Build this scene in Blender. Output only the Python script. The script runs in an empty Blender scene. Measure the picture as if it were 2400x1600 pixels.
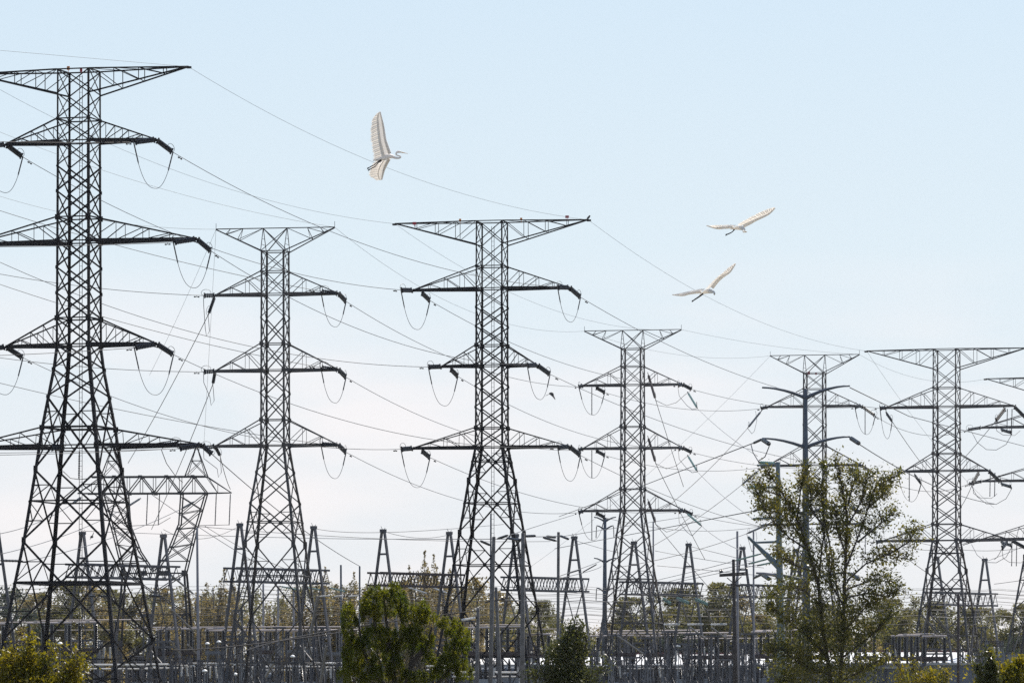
import bpy, math, random
import numpy as np
from mathutils import Vector, Matrix
R = math.radians
sc = bpy.context.scene
col = sc.collection
# ------------------------------------------------------------------ camera
F = 12000.0      # focal length in photo pixels (2400 wide)
YH = 1640.0      # photo row of the horizon (just below the frame)
HC = 2.0         # eye height above the ground
def P(x, y, D):
    return Vector(((x - 1200.0) / F * D, D, HC + (YH - y) / F * D))
cd = bpy.data.cameras.new('camera'); cam = bpy.data.objects.new('camera', cd); col.objects.link(cam)
cam.location = (0, 0, HC); cam.rotation_euler = (R(90), 0, 0)
cd.sensor_width = 36; cd.lens = 180; cd.shift_y = (YH - 800) / 2400.0
cd.clip_start = 1; cd.clip_end = 20000
sc.camera = cam
# ------------------------------------------------------------------ light
SUN_EL, SUN_AZ = R(57), R(42)
w = bpy.data.worlds.new('World'); sc.world = w; w.use_nodes = True
nt = w.node_tree; nt.nodes.clear()
def N(t, **k):
    n = nt.nodes.new(t)
    for a, b in k.items(): setattr(n, a, b)
    return n
wo = N('ShaderNodeOutputWorld'); bg = N('ShaderNodeBackground'); bg.inputs[1].default_value = 0.12
sky = N('ShaderNodeTexSky', sky_type='NISHITA', sun_disc=False)
sky.sun_elevation = SUN_EL; sky.sun_rotation = SUN_AZ; sky.air_density = 1.0; sky.dust_density = 0.6; sky.ozone_density = 2.0
tc = N('ShaderNodeTexCoord'); sep = N('ShaderNodeSeparateXYZ'); nt.links.new(tc.outputs['Generated'], sep.inputs[0])
# thin bright air: blue above, whiter towards the horizon, with faint low cloud
rmp = N('ShaderNodeValToRGB'); el = rmp.color_ramp.elements
SKYMUL = 1.0
mr = N('ShaderNodeMapRange'); mr.inputs[1].default_value = 0.0; mr.inputs[2].default_value = 0.14
nt.links.new(sep.outputs[2], mr.inputs[0]); nt.links.new(mr.outputs[0], rmp.inputs[0])
AIR = [(0.0, (5.62, 5.72, 6.0)), (0.30, (5.5, 5.75, 6.1)), (0.62, (5.0, 5.7, 6.2)), (1.0, (4.55, 5.4, 6.1))]
while len(el) < len(AIR): el.new(0.5)
for e, (p, c) in zip(el, AIR):
    e.position = p; e.color = (c[0]/10, c[1]/10, c[2]/10, 1)
sc10 = N('ShaderNodeVectorMath', operation='SCALE'); sc10.inputs['Scale'].default_value = 10.0
nt.links.new(rmp.outputs[0], sc10.inputs[0])
mp = N('ShaderNodeMapping'); mp.inputs['Scale'].default_value = (11, 11, 46)
nt.links.new(tc.outputs['Generated'], mp.inputs[0])
ns = N('ShaderNodeTexNoise'); ns.inputs['Scale'].default_value = 1.0; ns.inputs['Detail'].default_value = 5; ns.inputs['Roughness'].default_value = 0.5
nt.links.new(mp.outputs[0], ns.inputs[0])
cr = N('ShaderNodeMapRange'); cr.inputs[1].default_value = 0.44; cr.inputs[2].default_value = 0.64; cr.inputs[4].default_value = 0.85
nt.links.new(ns.outputs[0], cr.inputs[0])
low = N('ShaderNodeMapRange'); low.inputs[1].default_value = 0.088; low.inputs[2].default_value = 0.06
nt.links.new(sep.outputs[2], low.inputs[0])
cm = N('ShaderNodeMath', operation='MULTIPLY'); nt.links.new(cr.outputs[0], cm.inputs[0]); nt.links.new(low.outputs[0], cm.inputs[1])
cl = N('ShaderNodeMix', data_type='RGBA'); nt.links.new(cm.outputs[0], cl.inputs[0]); nt.links.new(sc10.outputs[0], cl.inputs[6])
cl.inputs[7].default_value = (6.5, 6.2, 6.3, 1)
fade = N('ShaderNodeMapRange'); fade.inputs[1].default_value = 0.10; fade.inputs[2].default_value = 0.5; fade.inputs[3].default_value = 0.92; fade.inputs[4].default_value = 0.0
nt.links.new(sep.outputs[2], fade.inputs[0])
mx = N('ShaderNodeMix', data_type='RGBA'); nt.links.new(fade.outputs[0], mx.inputs[0]); nt.links.new(sky.outputs[0], mx.inputs[6]); nt.links.new(cl.outputs[2], mx.inputs[7])
nt.links.new(mx.outputs[2], bg.inputs[0]); nt.links.new(bg.outputs[0], wo.inputs[0])
sl = bpy.data.lights.new('sun', 'SUN'); so = bpy.data.objects.new('sun', sl); col.objects.link(so)
sl.energy = 5.0; sl.angle = R(0.5); sl.color = (1.0, 0.93, 0.82)
sdir = Vector((math.sin(SUN_AZ)*math.cos(SUN_EL), math.cos(SUN_AZ)*math.cos(SUN_EL), math.sin(SUN_EL)))
so.rotation_euler = sdir.to_track_quat('Z', 'Y').to_euler(); so.location = (60, 200, 150)
vs = sc.view_settings; vs.view_transform = 'Standard'; vs.look = 'None'; vs.exposure = 0.32; vs.gamma = 1.0
sc.cycles.use_denoising = False; sc.cycles.max_bounces = 5; sc.cycles.transparent_max_bounces = 4
# ------------------------------------------------------------------ helpers
class MB:
    def __init__(s): s.v = []; s.f = []; s.m = []; s.mi = 0
    def face(s, ids): s.f.append(ids); s.m.append(s.mi)
    def prism(s, a, b, poly, u, v):
        n = len(poly); i = len(s.v)
        for q in (a, b):
            for (x, y) in poly: s.v.append(q + u*x + v*y)
        for k in range(n):
            k2 = (k+1) % n; s.face((i+k, i+k2, i+n+k2, i+n+k))
        s.face(tuple(range(i+n-1, i-1, -1))); s.face(tuple(range(i+n, i+2*n)))
    @staticmethod
    def basis(a, b, ref=None):
        d = (b-a).normalized()
        r = Vector(ref) if ref is not None else Vector((0, 0, 1))
        if abs(d.dot(r.normalized())) > 0.97: r = Vector((1, 0, 0)) if abs(d.x) < 0.9 else Vector((0, 1, 0))
        u = d.cross(r).normalized(); v = u.cross(d).normalized()
        return u, v
    def lbar(s, a, b, w, t=None, ref=None):      # rolled steel angle
        a = Vector(a); b = Vector(b); t = t or w*0.16
        u, v = s.basis(a, b, ref); o = w*0.3
        s.prism(a, b, [(-o, -o), (w-o, -o), (w-o, t-o), (t-o, t-o), (t-o, w-o), (-o, w-o)], u, v)
    def leg(s, a, b, w, ax, ay):                 # corner angle whose flanges lie along ax, ay
        a = Vector(a); b = Vector(b); t = w*0.14; ax = Vector(ax); ay = Vector(ay)
        pl = [(0, 0), (w, 0), (w, t), (t, t), (t, w), (0, w)]
        if ax.cross(ay).dot(b-a) < 0: pl = pl[::-1]
        s.prism(a, b, pl, ax, ay)
    def bar(s, a, b, w, h, ref=None):
        a = Vector(a); b = Vector(b); u, v = s.basis(a, b, ref)
        s.prism(a, b, [(-w/2, -h/2), (w/2, -h/2), (w/2, h/2), (-w/2, h/2)], u, v)
    def box(s, c, sx, sy, sz, rz=0.0):
        c = Vector(c); u = Vector((math.cos(rz), math.sin(rz), 0)); v = Vector((-math.sin(rz), math.cos(rz), 0))
        s.prism(c-Vector((0, 0, sz/2)), c+Vector((0, 0, sz/2)), [(-sx/2, -sy/2), (sx/2, -sy/2), (sx/2, sy/2), (-sx/2, sy/2)], u, v)
    def tube(s, pts, r, n=6, cap=True):
        pts = [Vector(p) for p in pts]
        rr = r if isinstance(r, (list, tuple)) else [r]*len(pts)
        i0 = len(s.v); u0 = None
        for k, p in enumerate(pts):
            d = (pts[min(k+1, len(pts)-1)]-pts[max(k-1, 0)]).normalized()
            if u0 is None: u, _ = s.basis(Vector((0, 0, 0)), d)
            else:
                u = u0-d*u0.dot(d)
                u = u.normalized() if u.length > 1e-6 else s.basis(Vector((0, 0, 0)), d)[0]
            v = d.cross(u); u0 = u
            for j in range(n):
                t = 2*math.pi*j/n
                s.v.append(p+(u*math.cos(t)+v*math.sin(t))*rr[k])
        for k in range(len(pts)-1):
            for j in range(n):
                a = i0+k*n+j; b = i0+k*n+(j+1) % n
                s.face((a, b, b+n, a+n))
        if cap:
            s.face(tuple(i0+j for j in range(n-1, -1, -1)))
            e = i0+(len(pts)-1)*n; s.face(tuple(e+j for j in range(n)))
    def lathe(s, a, b, prof, n=8):               # prof: (fraction along, radius)
        a = Vector(a); b = Vector(b)
        u, v = s.basis(a, b); i0 = len(s.v)
        for (t, r) in prof:
            c = a.lerp(b, t)
            for j in range(n):
                q = 2*math.pi*j/n; s.v.append(c+(u*math.cos(q)+v*math.sin(q))*r)
        for k in range(len(prof)-1):
            for j in range(n):
                p = i0+k*n+j; q = i0+k*n+(j+1) % n; s.face((p, q, q+n, p+n))
        s.face(tuple(i0+j for j in range(n-1, -1, -1)))
        e = i0+(len(prof)-1)*n; s.face(tuple(e+j for j in range(n)))
    def ring(s, c, u, v, ru, rv, r, n=14):
        pts = [Vector(c)+Vector(u)*ru*math.cos(2*math.pi*k/n)+Vector(v)*rv*math.sin(2*math.pi*k/n) for k in range(n+1)]
        s.tube(pts, r, 4)
    def build(s, name, mat, parent=None, loc=None, smooth=False):
        me = bpy.data.meshes.new(name)
        o = Vector(loc) if loc is not None else Vector((0, 0, 0))
        me.from_pydata([tuple(Vector(p)-o) for p in s.v], [], s.f)
        for mm in (mat if isinstance(mat, (list, tuple)) else [mat]): me.materials.append(mm)
        if any(s.m): me.polygons.foreach_set('material_index', s.m)
        if smooth: me.polygons.foreach_set('use_smooth', [True]*len(s.f))
        me.update()
        ob = bpy.data.objects.new(name, me); col.objects.link(ob)
        if parent is not None: ob.parent = parent
        elif loc is not None: ob.location = o
        return ob
def tag(o, label=None, cat=None, group=None, kind=None):
    if label: o['label'] = label
    if cat: o['category'] = cat
    if group: o['group'] = group
    if kind: o['kind'] = kind
    return o
def empty(name, loc, rz=0.0):
    o = bpy.data.objects.new(name, None); col.objects.link(o); o.location = loc; o.rotation_euler = (0, 0, rz)
    o.empty_display_size = 0.5
    return o
def copy_tree(o, parent=None):
    c = o.copy(); col.objects.link(c)
    if parent is not None: c.parent = parent
    for ch in list(o.children): copy_tree(ch, c)
    return c
def mat(name, base, rough=0.6, metal=0.0, var=0.25, scale=2.0, trans=0.0, tcol=None, spec=0.5, var2=None):
    m = bpy.data.materials.new(name); m.use_nodes = True; t = m.node_tree; b = t.nodes['Principled BSDF']
    b.inputs['Roughness'].default_value = rough; b.inputs['Metallic'].default_value = metal
    b.inputs['Specular IOR Level'].default_value = spec
    co = t.nodes.new('ShaderNodeTexCoord'); n = t.nodes.new('ShaderNodeTexNoise'); n.inputs['Scale'].default_value = scale
    n.inputs['Detail'].default_value = 4
    t.links.new(co.outputs['Object'], n.inputs[0])
    r = t.nodes.new('ShaderNodeValToRGB'); e = r.color_ramp.elements
    e[0].position = 0.32; e[1].position = 0.68
    lo = [c*(1-var) for c in base]; hi = [min(1, c*(1+var)) for c in base] if var2 is None else var2
    e[0].color = (*lo, 1); e[1].color = (*hi, 1)
    t.links.new(n.outputs[0], r.inputs[0]); t.links.new(r.outputs[0], b.inputs['Base Color'])
    if trans > 0:
        tr = t.nodes.new('ShaderNodeBsdfTranslucent'); mixs = t.nodes.new('ShaderNodeMixShader')
        mixs.inputs[0].default_value = trans
        if tcol is None: t.links.new(r.outputs[0], tr.inputs[0])
        else:
            mm = t.nodes.new('ShaderNodeMix'); mm.data_type = 'RGBA'; mm.blend_type = 'MULTIPLY'; mm.inputs[0].default_value = 1.0
            t.links.new(r.outputs[0], mm.inputs[6]); mm.inputs[7].default_value = (*tcol, 1); t.links.new(mm.outputs[2], tr.inputs[0])
        t.links.new(b.outputs[0], mixs.inputs[1]); t.links.new(tr.outputs[0], mixs.inputs[2])
        t.links.new(mixs.outputs[0], t.nodes['Material Output'].inputs[0])
    return m
M = dict(
    dark_steel=mat('dark_steel', (0.008, 0.009, 0.014), 0.65, 0.0, 0.3, 1.3, spec=0.2, var2=(0.020, 0.017, 0.018)),
    grey_steel=mat('grey_steel', (0.036, 0.040, 0.052), 0.5, 0.1, 0.3, 1.1, var2=(0.085, 0.072, 0.065)),
    pale_steel=mat('pale_steel', (0.17, 0.175, 0.19), 0.5, 0.3, 0.25, 1.5),
    rusty_steel=mat('rusty_steel', (0.055, 0.040, 0.040), 0.7, 0.1, 0.35, 2.2),
    hazed_steel=mat('hazed_steel', (0.055, 0.060, 0.074), 0.5, 0.15, 0.3, 1.1, var2=(0.12, 0.10, 0.09)),  # lighter grey for the farther towers: haze put into the base colour
    gantry_steel=mat('gantry_steel', (0.060, 0.067, 0.085), 0.5, 0.1, 0.3, 0.9, var2=(0.10, 0.095, 0.105)),
    wire=mat('wire_metal', (0.06, 0.06, 0.065), 0.5, 0.3, 0.1, 1.0),
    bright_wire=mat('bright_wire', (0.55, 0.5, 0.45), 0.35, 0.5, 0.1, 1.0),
    porcelain=mat('dark_porcelain', (0.028, 0.030, 0.036), 0.25, 0.0, 0.2, 4),
    brown_porcelain=mat('brown_porcelain', (0.06, 0.045, 0.04), 0.25, 0.0, 0.2, 4),
    glass=mat('green_glass', (0.26, 0.40, 0.36), 0.15, 0.0, 0.25, 4, trans=0.35),
    white_porc=mat('pale_porcelain', (0.55, 0.54, 0.52), 0.3, 0.0, 0.2, 4),
    wood=mat('weathered_wood', (0.13, 0.125, 0.125), 0.85, 0.0, 0.3, 3),
    dark_wood=mat('dark_creosote_wood', (0.05, 0.042, 0.04), 0.85, 0.0, 0.3, 3),
    teal=mat('teal_paint', (0.115, 0.150, 0.165), 0.5, 0.1, 0.2, 0.9),
    slate=mat('slate_paint', (0.075, 0.09, 0.115), 0.5, 0.2, 0.2, 0.9),
    grey_pole=mat('grey_concrete', (0.24, 0.235, 0.26), 0.8, 0.0, 0.15, 1.3),
    roof=mat('white_roof', (0.80, 0.79, 0.77), 0.45, 0.0, 0.06, 0.25),
    wall=mat('blue_grey_cladding', (0.10, 0.11, 0.135), 0.6, 0.0, 0.2, 0.6),
    trim=mat('roof_trim', (0.28, 0.28, 0.28), 0.6, 0.0, 0.15, 1),
    door=mat('dark_door', (0.03, 0.03, 0.035), 0.5, 0.0, 0.15, 1),
    redtrim=mat('red_ridge', (0.10, 0.035, 0.04), 0.6, 0.0, 0.2, 1),
    tank=mat('grey_enamel', (0.22, 0.24, 0.27), 0.45, 0.0, 0.15, 1),
    bushing=mat('black_bushing', (0.015, 0.015, 0.02), 0.3, 0.0, 0.2, 3),
    pipe=mat('aluminium_bus', (0.46, 0.40, 0.375), 0.4, 0.2, 0.12, 0.8),
    white=mat('white_enamel', (0.82, 0.82, 0.80), 0.35, 0.0, 0.05, 1),
    orange=mat('orange_plate', (0.75, 0.24, 0.03), 0.5, 0.0, 0.1, 4),
    red=mat('red_plate', (0.40, 0.02, 0.04), 0.5, 0.0, 0.1, 4),
    black=mat('black_paint', (0.012, 0.012, 0.012), 0.5, 0.0, 0.1, 4),
    bark=mat('bark', (0.060, 0.048, 0.040), 0.9, 0.0, 0.35, 5),
    pale_bark=mat('pale_bark', (0.15, 0.13, 0.115), 0.9, 0.0, 0.3, 3),
    ground=mat('dry_ground', (0.12, 0.115, 0.09), 0.95, 0.0, 0.4, 0.05),
)
# ------------------------------------------------------------------ ground
g = MB(); g.box((0, 3000, -0.25), 14000, 9000, 0.5); tag(g.build('ground', M['ground']), kind='structure')
# ------------------------------------------------------------------ lattice towers
TW = {}
SHORT = dict(T1='tallest pylon', T2='second pylon', T3='centre pylon', T4='fourth pylon', T5='half-hidden fifth pylon',
             T6='wide sixth pylon', T7='right-edge pylon')
def tower(key, label, cx, D, phi, kind, top, arms, prof, nodes, big, ytopm, m, legw, lw, ladder=None, group='lattice pylons of the overhead lines'):
    s = F/D; xo = (cx-1200)/F; ca = math.cos(phi)+xo*math.sin(phi); sa = abs(math.sin(phi)-xo*math.cos(phi))
    Z = lambda y: HC+(YH-y)/s
    pr = [(Z(y), wp/s/(ca+sa)) for (y, wp) in prof]
    sl_ = (pr[-1][1]-pr[-2][1])/(pr[-2][0]-pr[-1][0]); pr.append((-0.2, pr[-1][1]+sl_*(pr[-1][0]+0.2)))
    zs = [p[0] for p in pr][::-1]; ws = [p[1] for p in pr][::-1]
    W = lambda z: float(np.interp(z, zs, ws))
    base = P(cx, YH, D); base.z = 0
    root = empty('transmission_tower', base, -phi); tag(root, label, 'pylon', group)
    cor = [(-1, -1), (1, -1), (1, 1), (-1, 1)]
    C = lambda k, z: Vector((cor[k % 4][0]*W(z)/2, cor[k % 4][1]*W(z)/2, z))
    zbrk = [z for z in zs if z <= Z(ytopm)+0.01]; zbrk.append(Z(ytopm))
    zb = sorted(set(round(z, 3) for z in zbrk))
    ztap = Z(arms[-1][0]) if kind != 'A1' else Z(809)
    for k in range(4):
        b = MB()
        for z0, z1 in zip(zb[:-1], zb[1:]):
            if z1-z0 < 0.05: continue
            wq = legw*(1.35 if (z0+z1)/2 < ztap else (1.0 if (z0+z1)/2 < Z(arms[0][0]) else 0.72))
            b.leg(C(k, z0), C(k, z1), wq, (-cor[k][0], 0, 0), (0, -cor[k][1], 0))
        b.build('leg', m, root)
    br = MB()
    for y0, y1 in nodes:                               # crossed panels of the mast
        z0, z1 = Z(y0), Z(y1)
        q = lw*(1.15 if y0 > arms[0][0] else 0.8)
        for k in range(4):
            br.lbar(C(k, z0), C(k+1, z1), q); br.lbar(C(k+1, z0), C(k, z1), q)
    for a in arms:
        for y in (a[0], a[0]-a[3]):
            for k in range(4): br.lbar(C(k, Z(y)), C(k+1, Z(y)), lw)
    for k in range(4): br.lbar(C(k, Z(ytopm)), C(k+1, Z(ytopm)), lw)
    for a in arms:                                     # gusset plates at the arm levels
        for y in (a[0], a[0]-a[3]):
            gs = lw*(4.2 if y > arms[0][0]+5 else 2.6)
            for k in range(4):
                c = C(k, Z(y)); br.box(c+Vector((-cor[k][0]*gs*0.25, cor[k][1]*0.012, 0)), gs, 0.02, gs)
    for y0, y1 in nodes[len(nodes)//3:]:
        for k in range(4):
            c = C(k, Z(y1)); br.box(c+Vector((-cor[k][0]*lw*0.6, cor[k][1]*0.014, 0)), lw*2.2, 0.02, lw*2.6)
    br.build('mast_bracing', m, root)
    bb = MB()
    for i, (y0, y1) in enumerate(big):                 # wide panels of the splayed body
        z0, z1 = Z(y0), max(Z(y1), 0.0)
        w0, w1 = W(z0), W(z1); tcr = w0/(w0+w1); zc = z0+(z1-z0)*tcr
        q = lw*1.35
        for k in range(4):
            a0, b0, a1, b1 = C(k, z0), C(k+1, z0), C(k, z1), C(k+1, z1)
            bb.lbar(a0, b1, q); bb.lbar(b0, a1, q)
            if abs(y1-y0) > 70:
                la, lb = C(k, zc), C(k+1, zc); bb.lbar(la, lb, lw*(2.0 if (key == 'T1' and i == 2) else 1.1))
                xx = a0.lerp(b1, tcr); bb.box(xx, 0.32 if k % 2 == 0 else 0.03, 0.03 if k % 2 == 0 else 0.32, 0.34)
                for (n0, n1, lg, sgn) in ((a0, xx, la, 0), (b0, xx, lb, 1), (xx, b1, lb, 1), (xx, a1, la, 0)):
                    mid = n0.lerp(n1, 0.5); lz = C(k+sgn, mid.z)
                    bb.lbar(mid, lz, lw*0.75); bb.lbar(mid, lg, lw*0.7)
    for y0, y1 in big:
        for k in range(4):
            c = C(k, Z(y1)) if Z(y1) > 0 else None
            if c is not None: bb.box(c+Vector((-cor[k][0]*0.12, cor[k][1]*0.016, 0)), 0.34, 0.02, 0.6)
    bb.build('body_bracing', m, root)
    tips = {}
    RM = Matrix.Rotation(-phi, 4, 'Z')
    wp = lambda v: base+(RM @ Vector(v))
    def arm(z, L, h, sx, name, flip=False, heavy=0.2, n=3):
        a = MB(); zr = z-h if flip else z+h           # flip: chord level on top, sloping chord below
        tip = Vector((sx*L, 0, z))
        w0, wr = W(z)/2, W(zr)/2
        tl = [(i+1)/(n+1) for i in range(n)]
        lo = []
        for sy in (-1, 1):
            r0 = Vector((sx*w0, sy*w0, z)); r1 = Vector((sx*wr, sy*wr, zr))
            tp = tip+Vector((0, sy*0.06, 0))
            if flip: a.lbar(r0, tp, lw*1.1); a.lbar(r1, tp, lw*1.25)
            else: a.bar(r0, tp, 0.05, heavy); a.lbar(r1, tp, lw)
            lp = [r0.lerp(tp, t) for t in tl]; up = [r1.lerp(tp, t) for t in tl]
            for i in range(n):
                a.lbar(lp[i], up[i], lw*0.5)
                a.lbar(up[i], (r0 if i == 0 else lp[i-1]), lw*0.62)
            lo.append((r0, lp))
        for i in range(n):
            p, q = lo[0][1][i], lo[1][1][i]; a.lbar(p, q, lw*0.5)
            p0 = lo[0][0] if i == 0 else lo[0][1][i-1]; a.lbar(p0, q, lw*0.5)
        a.box(tip+Vector((sx*0.05, 0, -0.05)), 0.34, 0.2, 0.16)
        a.build(name, m, root); return tip
    yt, tL, tR, th = top
    zt = Z(yt)
    if kind != 'B':
        tips['topL'] = wp(arm(zt, tL/s/ca, th/s, -1, 'earthwire_arm', True))
        tips['topR'] = wp(arm(zt, tR/s/ca, th/s, 1, 'earthwire_arm', True))
    else:                                              # triangular crown: one top chord, two lower chords
        zm = Z(ytopm); a = MB(); hw = W(zm)/2; L = (tL+tR)/2/s/ca
        p1, p2 = Vector((-hw*1.02, 0, zt)), Vector((hw*1.02, 0, zt))
        a.lbar(p1, p2, lw)
        for p in (p1, p2):
            sx = -1 if p.x < 0 else 1
            for sy in (-1, 1):
                a.lbar(p, (sx*hw, sy*hw, zm), lw*0.8); a.lbar(p, (-sx*hw, sy*hw, zm), lw*0.8)
            for t in (0.45, 0.7): a.lbar((p.x, -hw*t, zt+(zm-zt)*t), (p.x, hw*t, zt+(zm-zt)*t), lw*0.5)
        a.build('crown_frame', m, root)
        for sx, nm in ((-1, 'topL'), (1, 'topR')):
            a = MB(); tip = Vector((sx*L, 0, zt)); pr_ = p1 if sx < 0 else p2
            a.lbar(pr_, tip, lw)
            for sy in (-1, 1):
                r1 = Vector((sx*hw, sy*hw, zm)); a.lbar(r1, tip+Vector((0, sy*0.05, -0.05)), lw*1.2)
                for t, t2 in ((0.52, 0.0), (0.78, 0.52)):
                    q = r1.lerp(tip, t); u = pr_.lerp(tip, (t-0.1)*1.02)
                    a.lbar(q, u, lw*0.5); a.lbar(q, pr_.lerp(tip, max(0, t2-0.1)), lw*0.6)
            a.lbar(tip-Vector((0, 0, 0.1)), tip+Vector((0, 0, 0.5)), 0.04)
            a.build('earthwire_arm', m, root); tips[nm] = wp(tip)
    for i, (y, lL, lR, h) in enumerate(arms):
        for sx, nm, l in ((-1, 'L', lL), (1, 'R', lR)):
            tips['%d%s' % (i+1, nm)] = wp(arm(Z(y), l/s/ca, h/s, sx, 'crossarm', False, 0.24 if key != 'T1' else 0.26, 2 if (l < 130*s/27 or kind == 'B') else 3))
    if ladder:
        a = MB(); x = ladder
        for dx in (-0.12, 0.12): a.bar((x+dx, -0.4, 0.3), (x+dx*0.9, -0.3, Z(ytopm)-0.4), 0.035, 0.035)
        zz = 0.6
        while zz < Z(ytopm)-0.5: a.bar((x-0.12, -0.36, zz), (x+0.12, -0.36, zz), 0.025, 0.025); zz += 0.4
        a.build('ladder', m, root)
    TW[key] = dict(root=root, tips=tips, Z=Z, s=s, wp=wp, ca=ca, D=D, m=m, W=W)
    return root
def seq(*ys): return list(zip(ys[:-1], ys[1:]))
DS, GS = M['dark_steel'], M['grey_steel']
tower('T1', 'tallest pylon: dark lattice, far left, four arm levels under an orange-plated top', 185, 390, R(15.8), 'A1',
      (166, 250, 255, 56), [(333, 172, 180, 52), (567, 262, 274, 56), (809, 172, 181, 62), (1046, 283, 286, 42)],
      [(162, 103), (333, 104), (809, 109), (865, 124), (1005, 179), (1102, 209), (1269, 264), (1370, 306), (1500, 356)],
      seq(166, 222, 281, 333, 391, 450, 511, 567, 628, 688, 747, 809, 866, 931), seq(931, 1102, 1269, 1500, 1702), 166, DS, 0.185, 0.1, 0.28)
tower('T2', 'second pylon: grey, narrow-topped, between the tallest pylon and the centre pylon', 645, 432, R(10.8), 'B',
      (535, 139, 139, 55), [(690, 141, 148, 53), (868, 141, 148, 62), (1044, 141, 148, 60)],
      [(535, 68), (590, 68), (1044, 71), (1107, 92), (1180, 120), (1276, 147), (1600, 236)],
      seq(590, 637, 690, 745, 806, 868, 922, 984, 1044, 1107, 1180), seq(1180, 1276, 1447, 1712), 590, GS, 0.15, 0.08)
tower('T3', 'centre pylon: dark, wide-topped, with four red and orange plates', 1153, 436, R(12.4), 'A',
      (520, 228, 225, 54), [(677, 186, 181, 52), (857, 118, 106, 47), (1048, 186, 181, 45)],
      [(520, 76), (677, 77), (1003, 80), (1048, 82), (1128, 115), (1250, 157), (1430, 221)],
      seq(520, 574, 626, 677, 721, 766, 810, 857, 906, 955, 1003, 1048), seq(1048, 1128, 1250, 1430, 1700), 520, DS, 0.16, 0.085, 0.15)
tower('T4', 'fourth pylon: narrow-topped, hung with green glass insulators, right of the centre pylon', 1483, 528, R(12.5), 'B',
      (774, 113, 114, 45), [(902, 118, 116, 43), (1050, 118, 116, 50), (1196, 118, 118, 50)],
      [(774, 57), (818, 57), (1196, 61), (1255, 80), (1320, 100), (1405, 130), (1600, 190)],
      seq(818, 858, 902, 948, 1000, 1050, 1097, 1147, 1196, 1255, 1320), seq(1320, 1405, 1530, 1705), 818, M['hazed_steel'], 0.15, 0.08)
tower('T5', 'fifth pylon: narrow-topped lattice, half hidden behind the curved-arm steel pole', 1909.5, 572, R(13), 'B',
      (832, 105, 104, 42), [(952, 112, 108, 40), (1090, 112, 108, 46), (1228, 112, 108, 45)],
      [(832, 55), (875, 55), (1228, 58), (1290, 80), (1375, 110), (1600, 180)],
      seq(875, 912, 952, 996, 1043, 1090, 1135, 1182, 1228, 1290), seq(1290, 1375, 1500, 1700), 875, M['hazed_steel'], 0.15, 0.08)
tower('T6', 'wide sixth pylon: grey wide-topped lattice just right of the tall leafy tree', 2218.6, 510, R(16), 'A',
      (819, 188, 186, 46), [(953, 143, 156, 44), (1103, 100, 97, 40), (1266, 152, 150, 38)],
      [(819, 65), (953, 66), (1228, 69), (1266, 70), (1338, 97), (1430, 128), (1600, 180)],
      seq(819, 865, 909, 953, 991, 1029, 1063, 1103, 1145, 1187, 1228, 1266), seq(1266, 1338, 1435, 1560, 1720), 819, M['hazed_steel'], 0.15, 0.08)
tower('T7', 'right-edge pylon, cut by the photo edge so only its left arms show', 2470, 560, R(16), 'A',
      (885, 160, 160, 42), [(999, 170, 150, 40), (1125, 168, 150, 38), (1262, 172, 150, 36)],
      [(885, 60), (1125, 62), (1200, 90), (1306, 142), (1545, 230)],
      seq(885, 924, 961, 999, 1041, 1087, 1125, 1170, 1215), seq(1215, 1306, 1430, 1690), 885, M['hazed_steel'], 0.15, 0.08)
# number plates on the top arms
def plate(key, px, py, wpx, hpx, m, sign=None):
    t = TW[key]; root = t['root']; s = t['s']
    x = (px-(1200+root.location.x/root.location.y*F))/s/t['ca']; z = t['Z'](py)
    b = MB(); b.box((x, -0.45, z), wpx/s, 0.03, hpx/s); b.bar((x, -0.42, z-hpx/s*0.5-0.15), (x, -0.42, z), 0.03, 0.03)
    pl = b.build('number_plate', m, root)
    if sign:
        c = bpy.data.curves.new('numeral', 'FONT'); c.body = sign; c.size = hpx/s*0.95; c.align_x = 'CENTER'; c.align_y = 'CENTER'; c.extrude = 0.006
        o = bpy.data.objects.new('numeral', c); col.objects.link(o); dg = bpy.context.evaluated_depsgraph_get()
        me = bpy.data.meshes.new_from_object(o.evaluated_get(dg)); bpy.data.objects.remove(o)
        q = bpy.data.objects.new('numeral', me); col.objects.link(q); me.materials.clear(); me.materials.append(M['black'])
        q.parent = pl; q.location = (x, -0.474, z); q.rotation_euler = (R(90), 0, 0)
plate('T1', 165, 161, 7, 9, M['orange'], '5'); plate('T1', 195, 167, 6, 7, M['red'])
plate('T3', 973.5, 521, 8.5, 6.5, M['red']); plate('T3', 1081, 516, 5, 7, M['orange'])
plate('T3', 1224, 516, 5, 6, M['orange']); plate('T3', 1331, 513, 8.5, 6, M['red'])
plate('T5', 1897, 874, 6, 6, M['red']); plate('T5', 1914, 876, 4, 4, M['red'])
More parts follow.
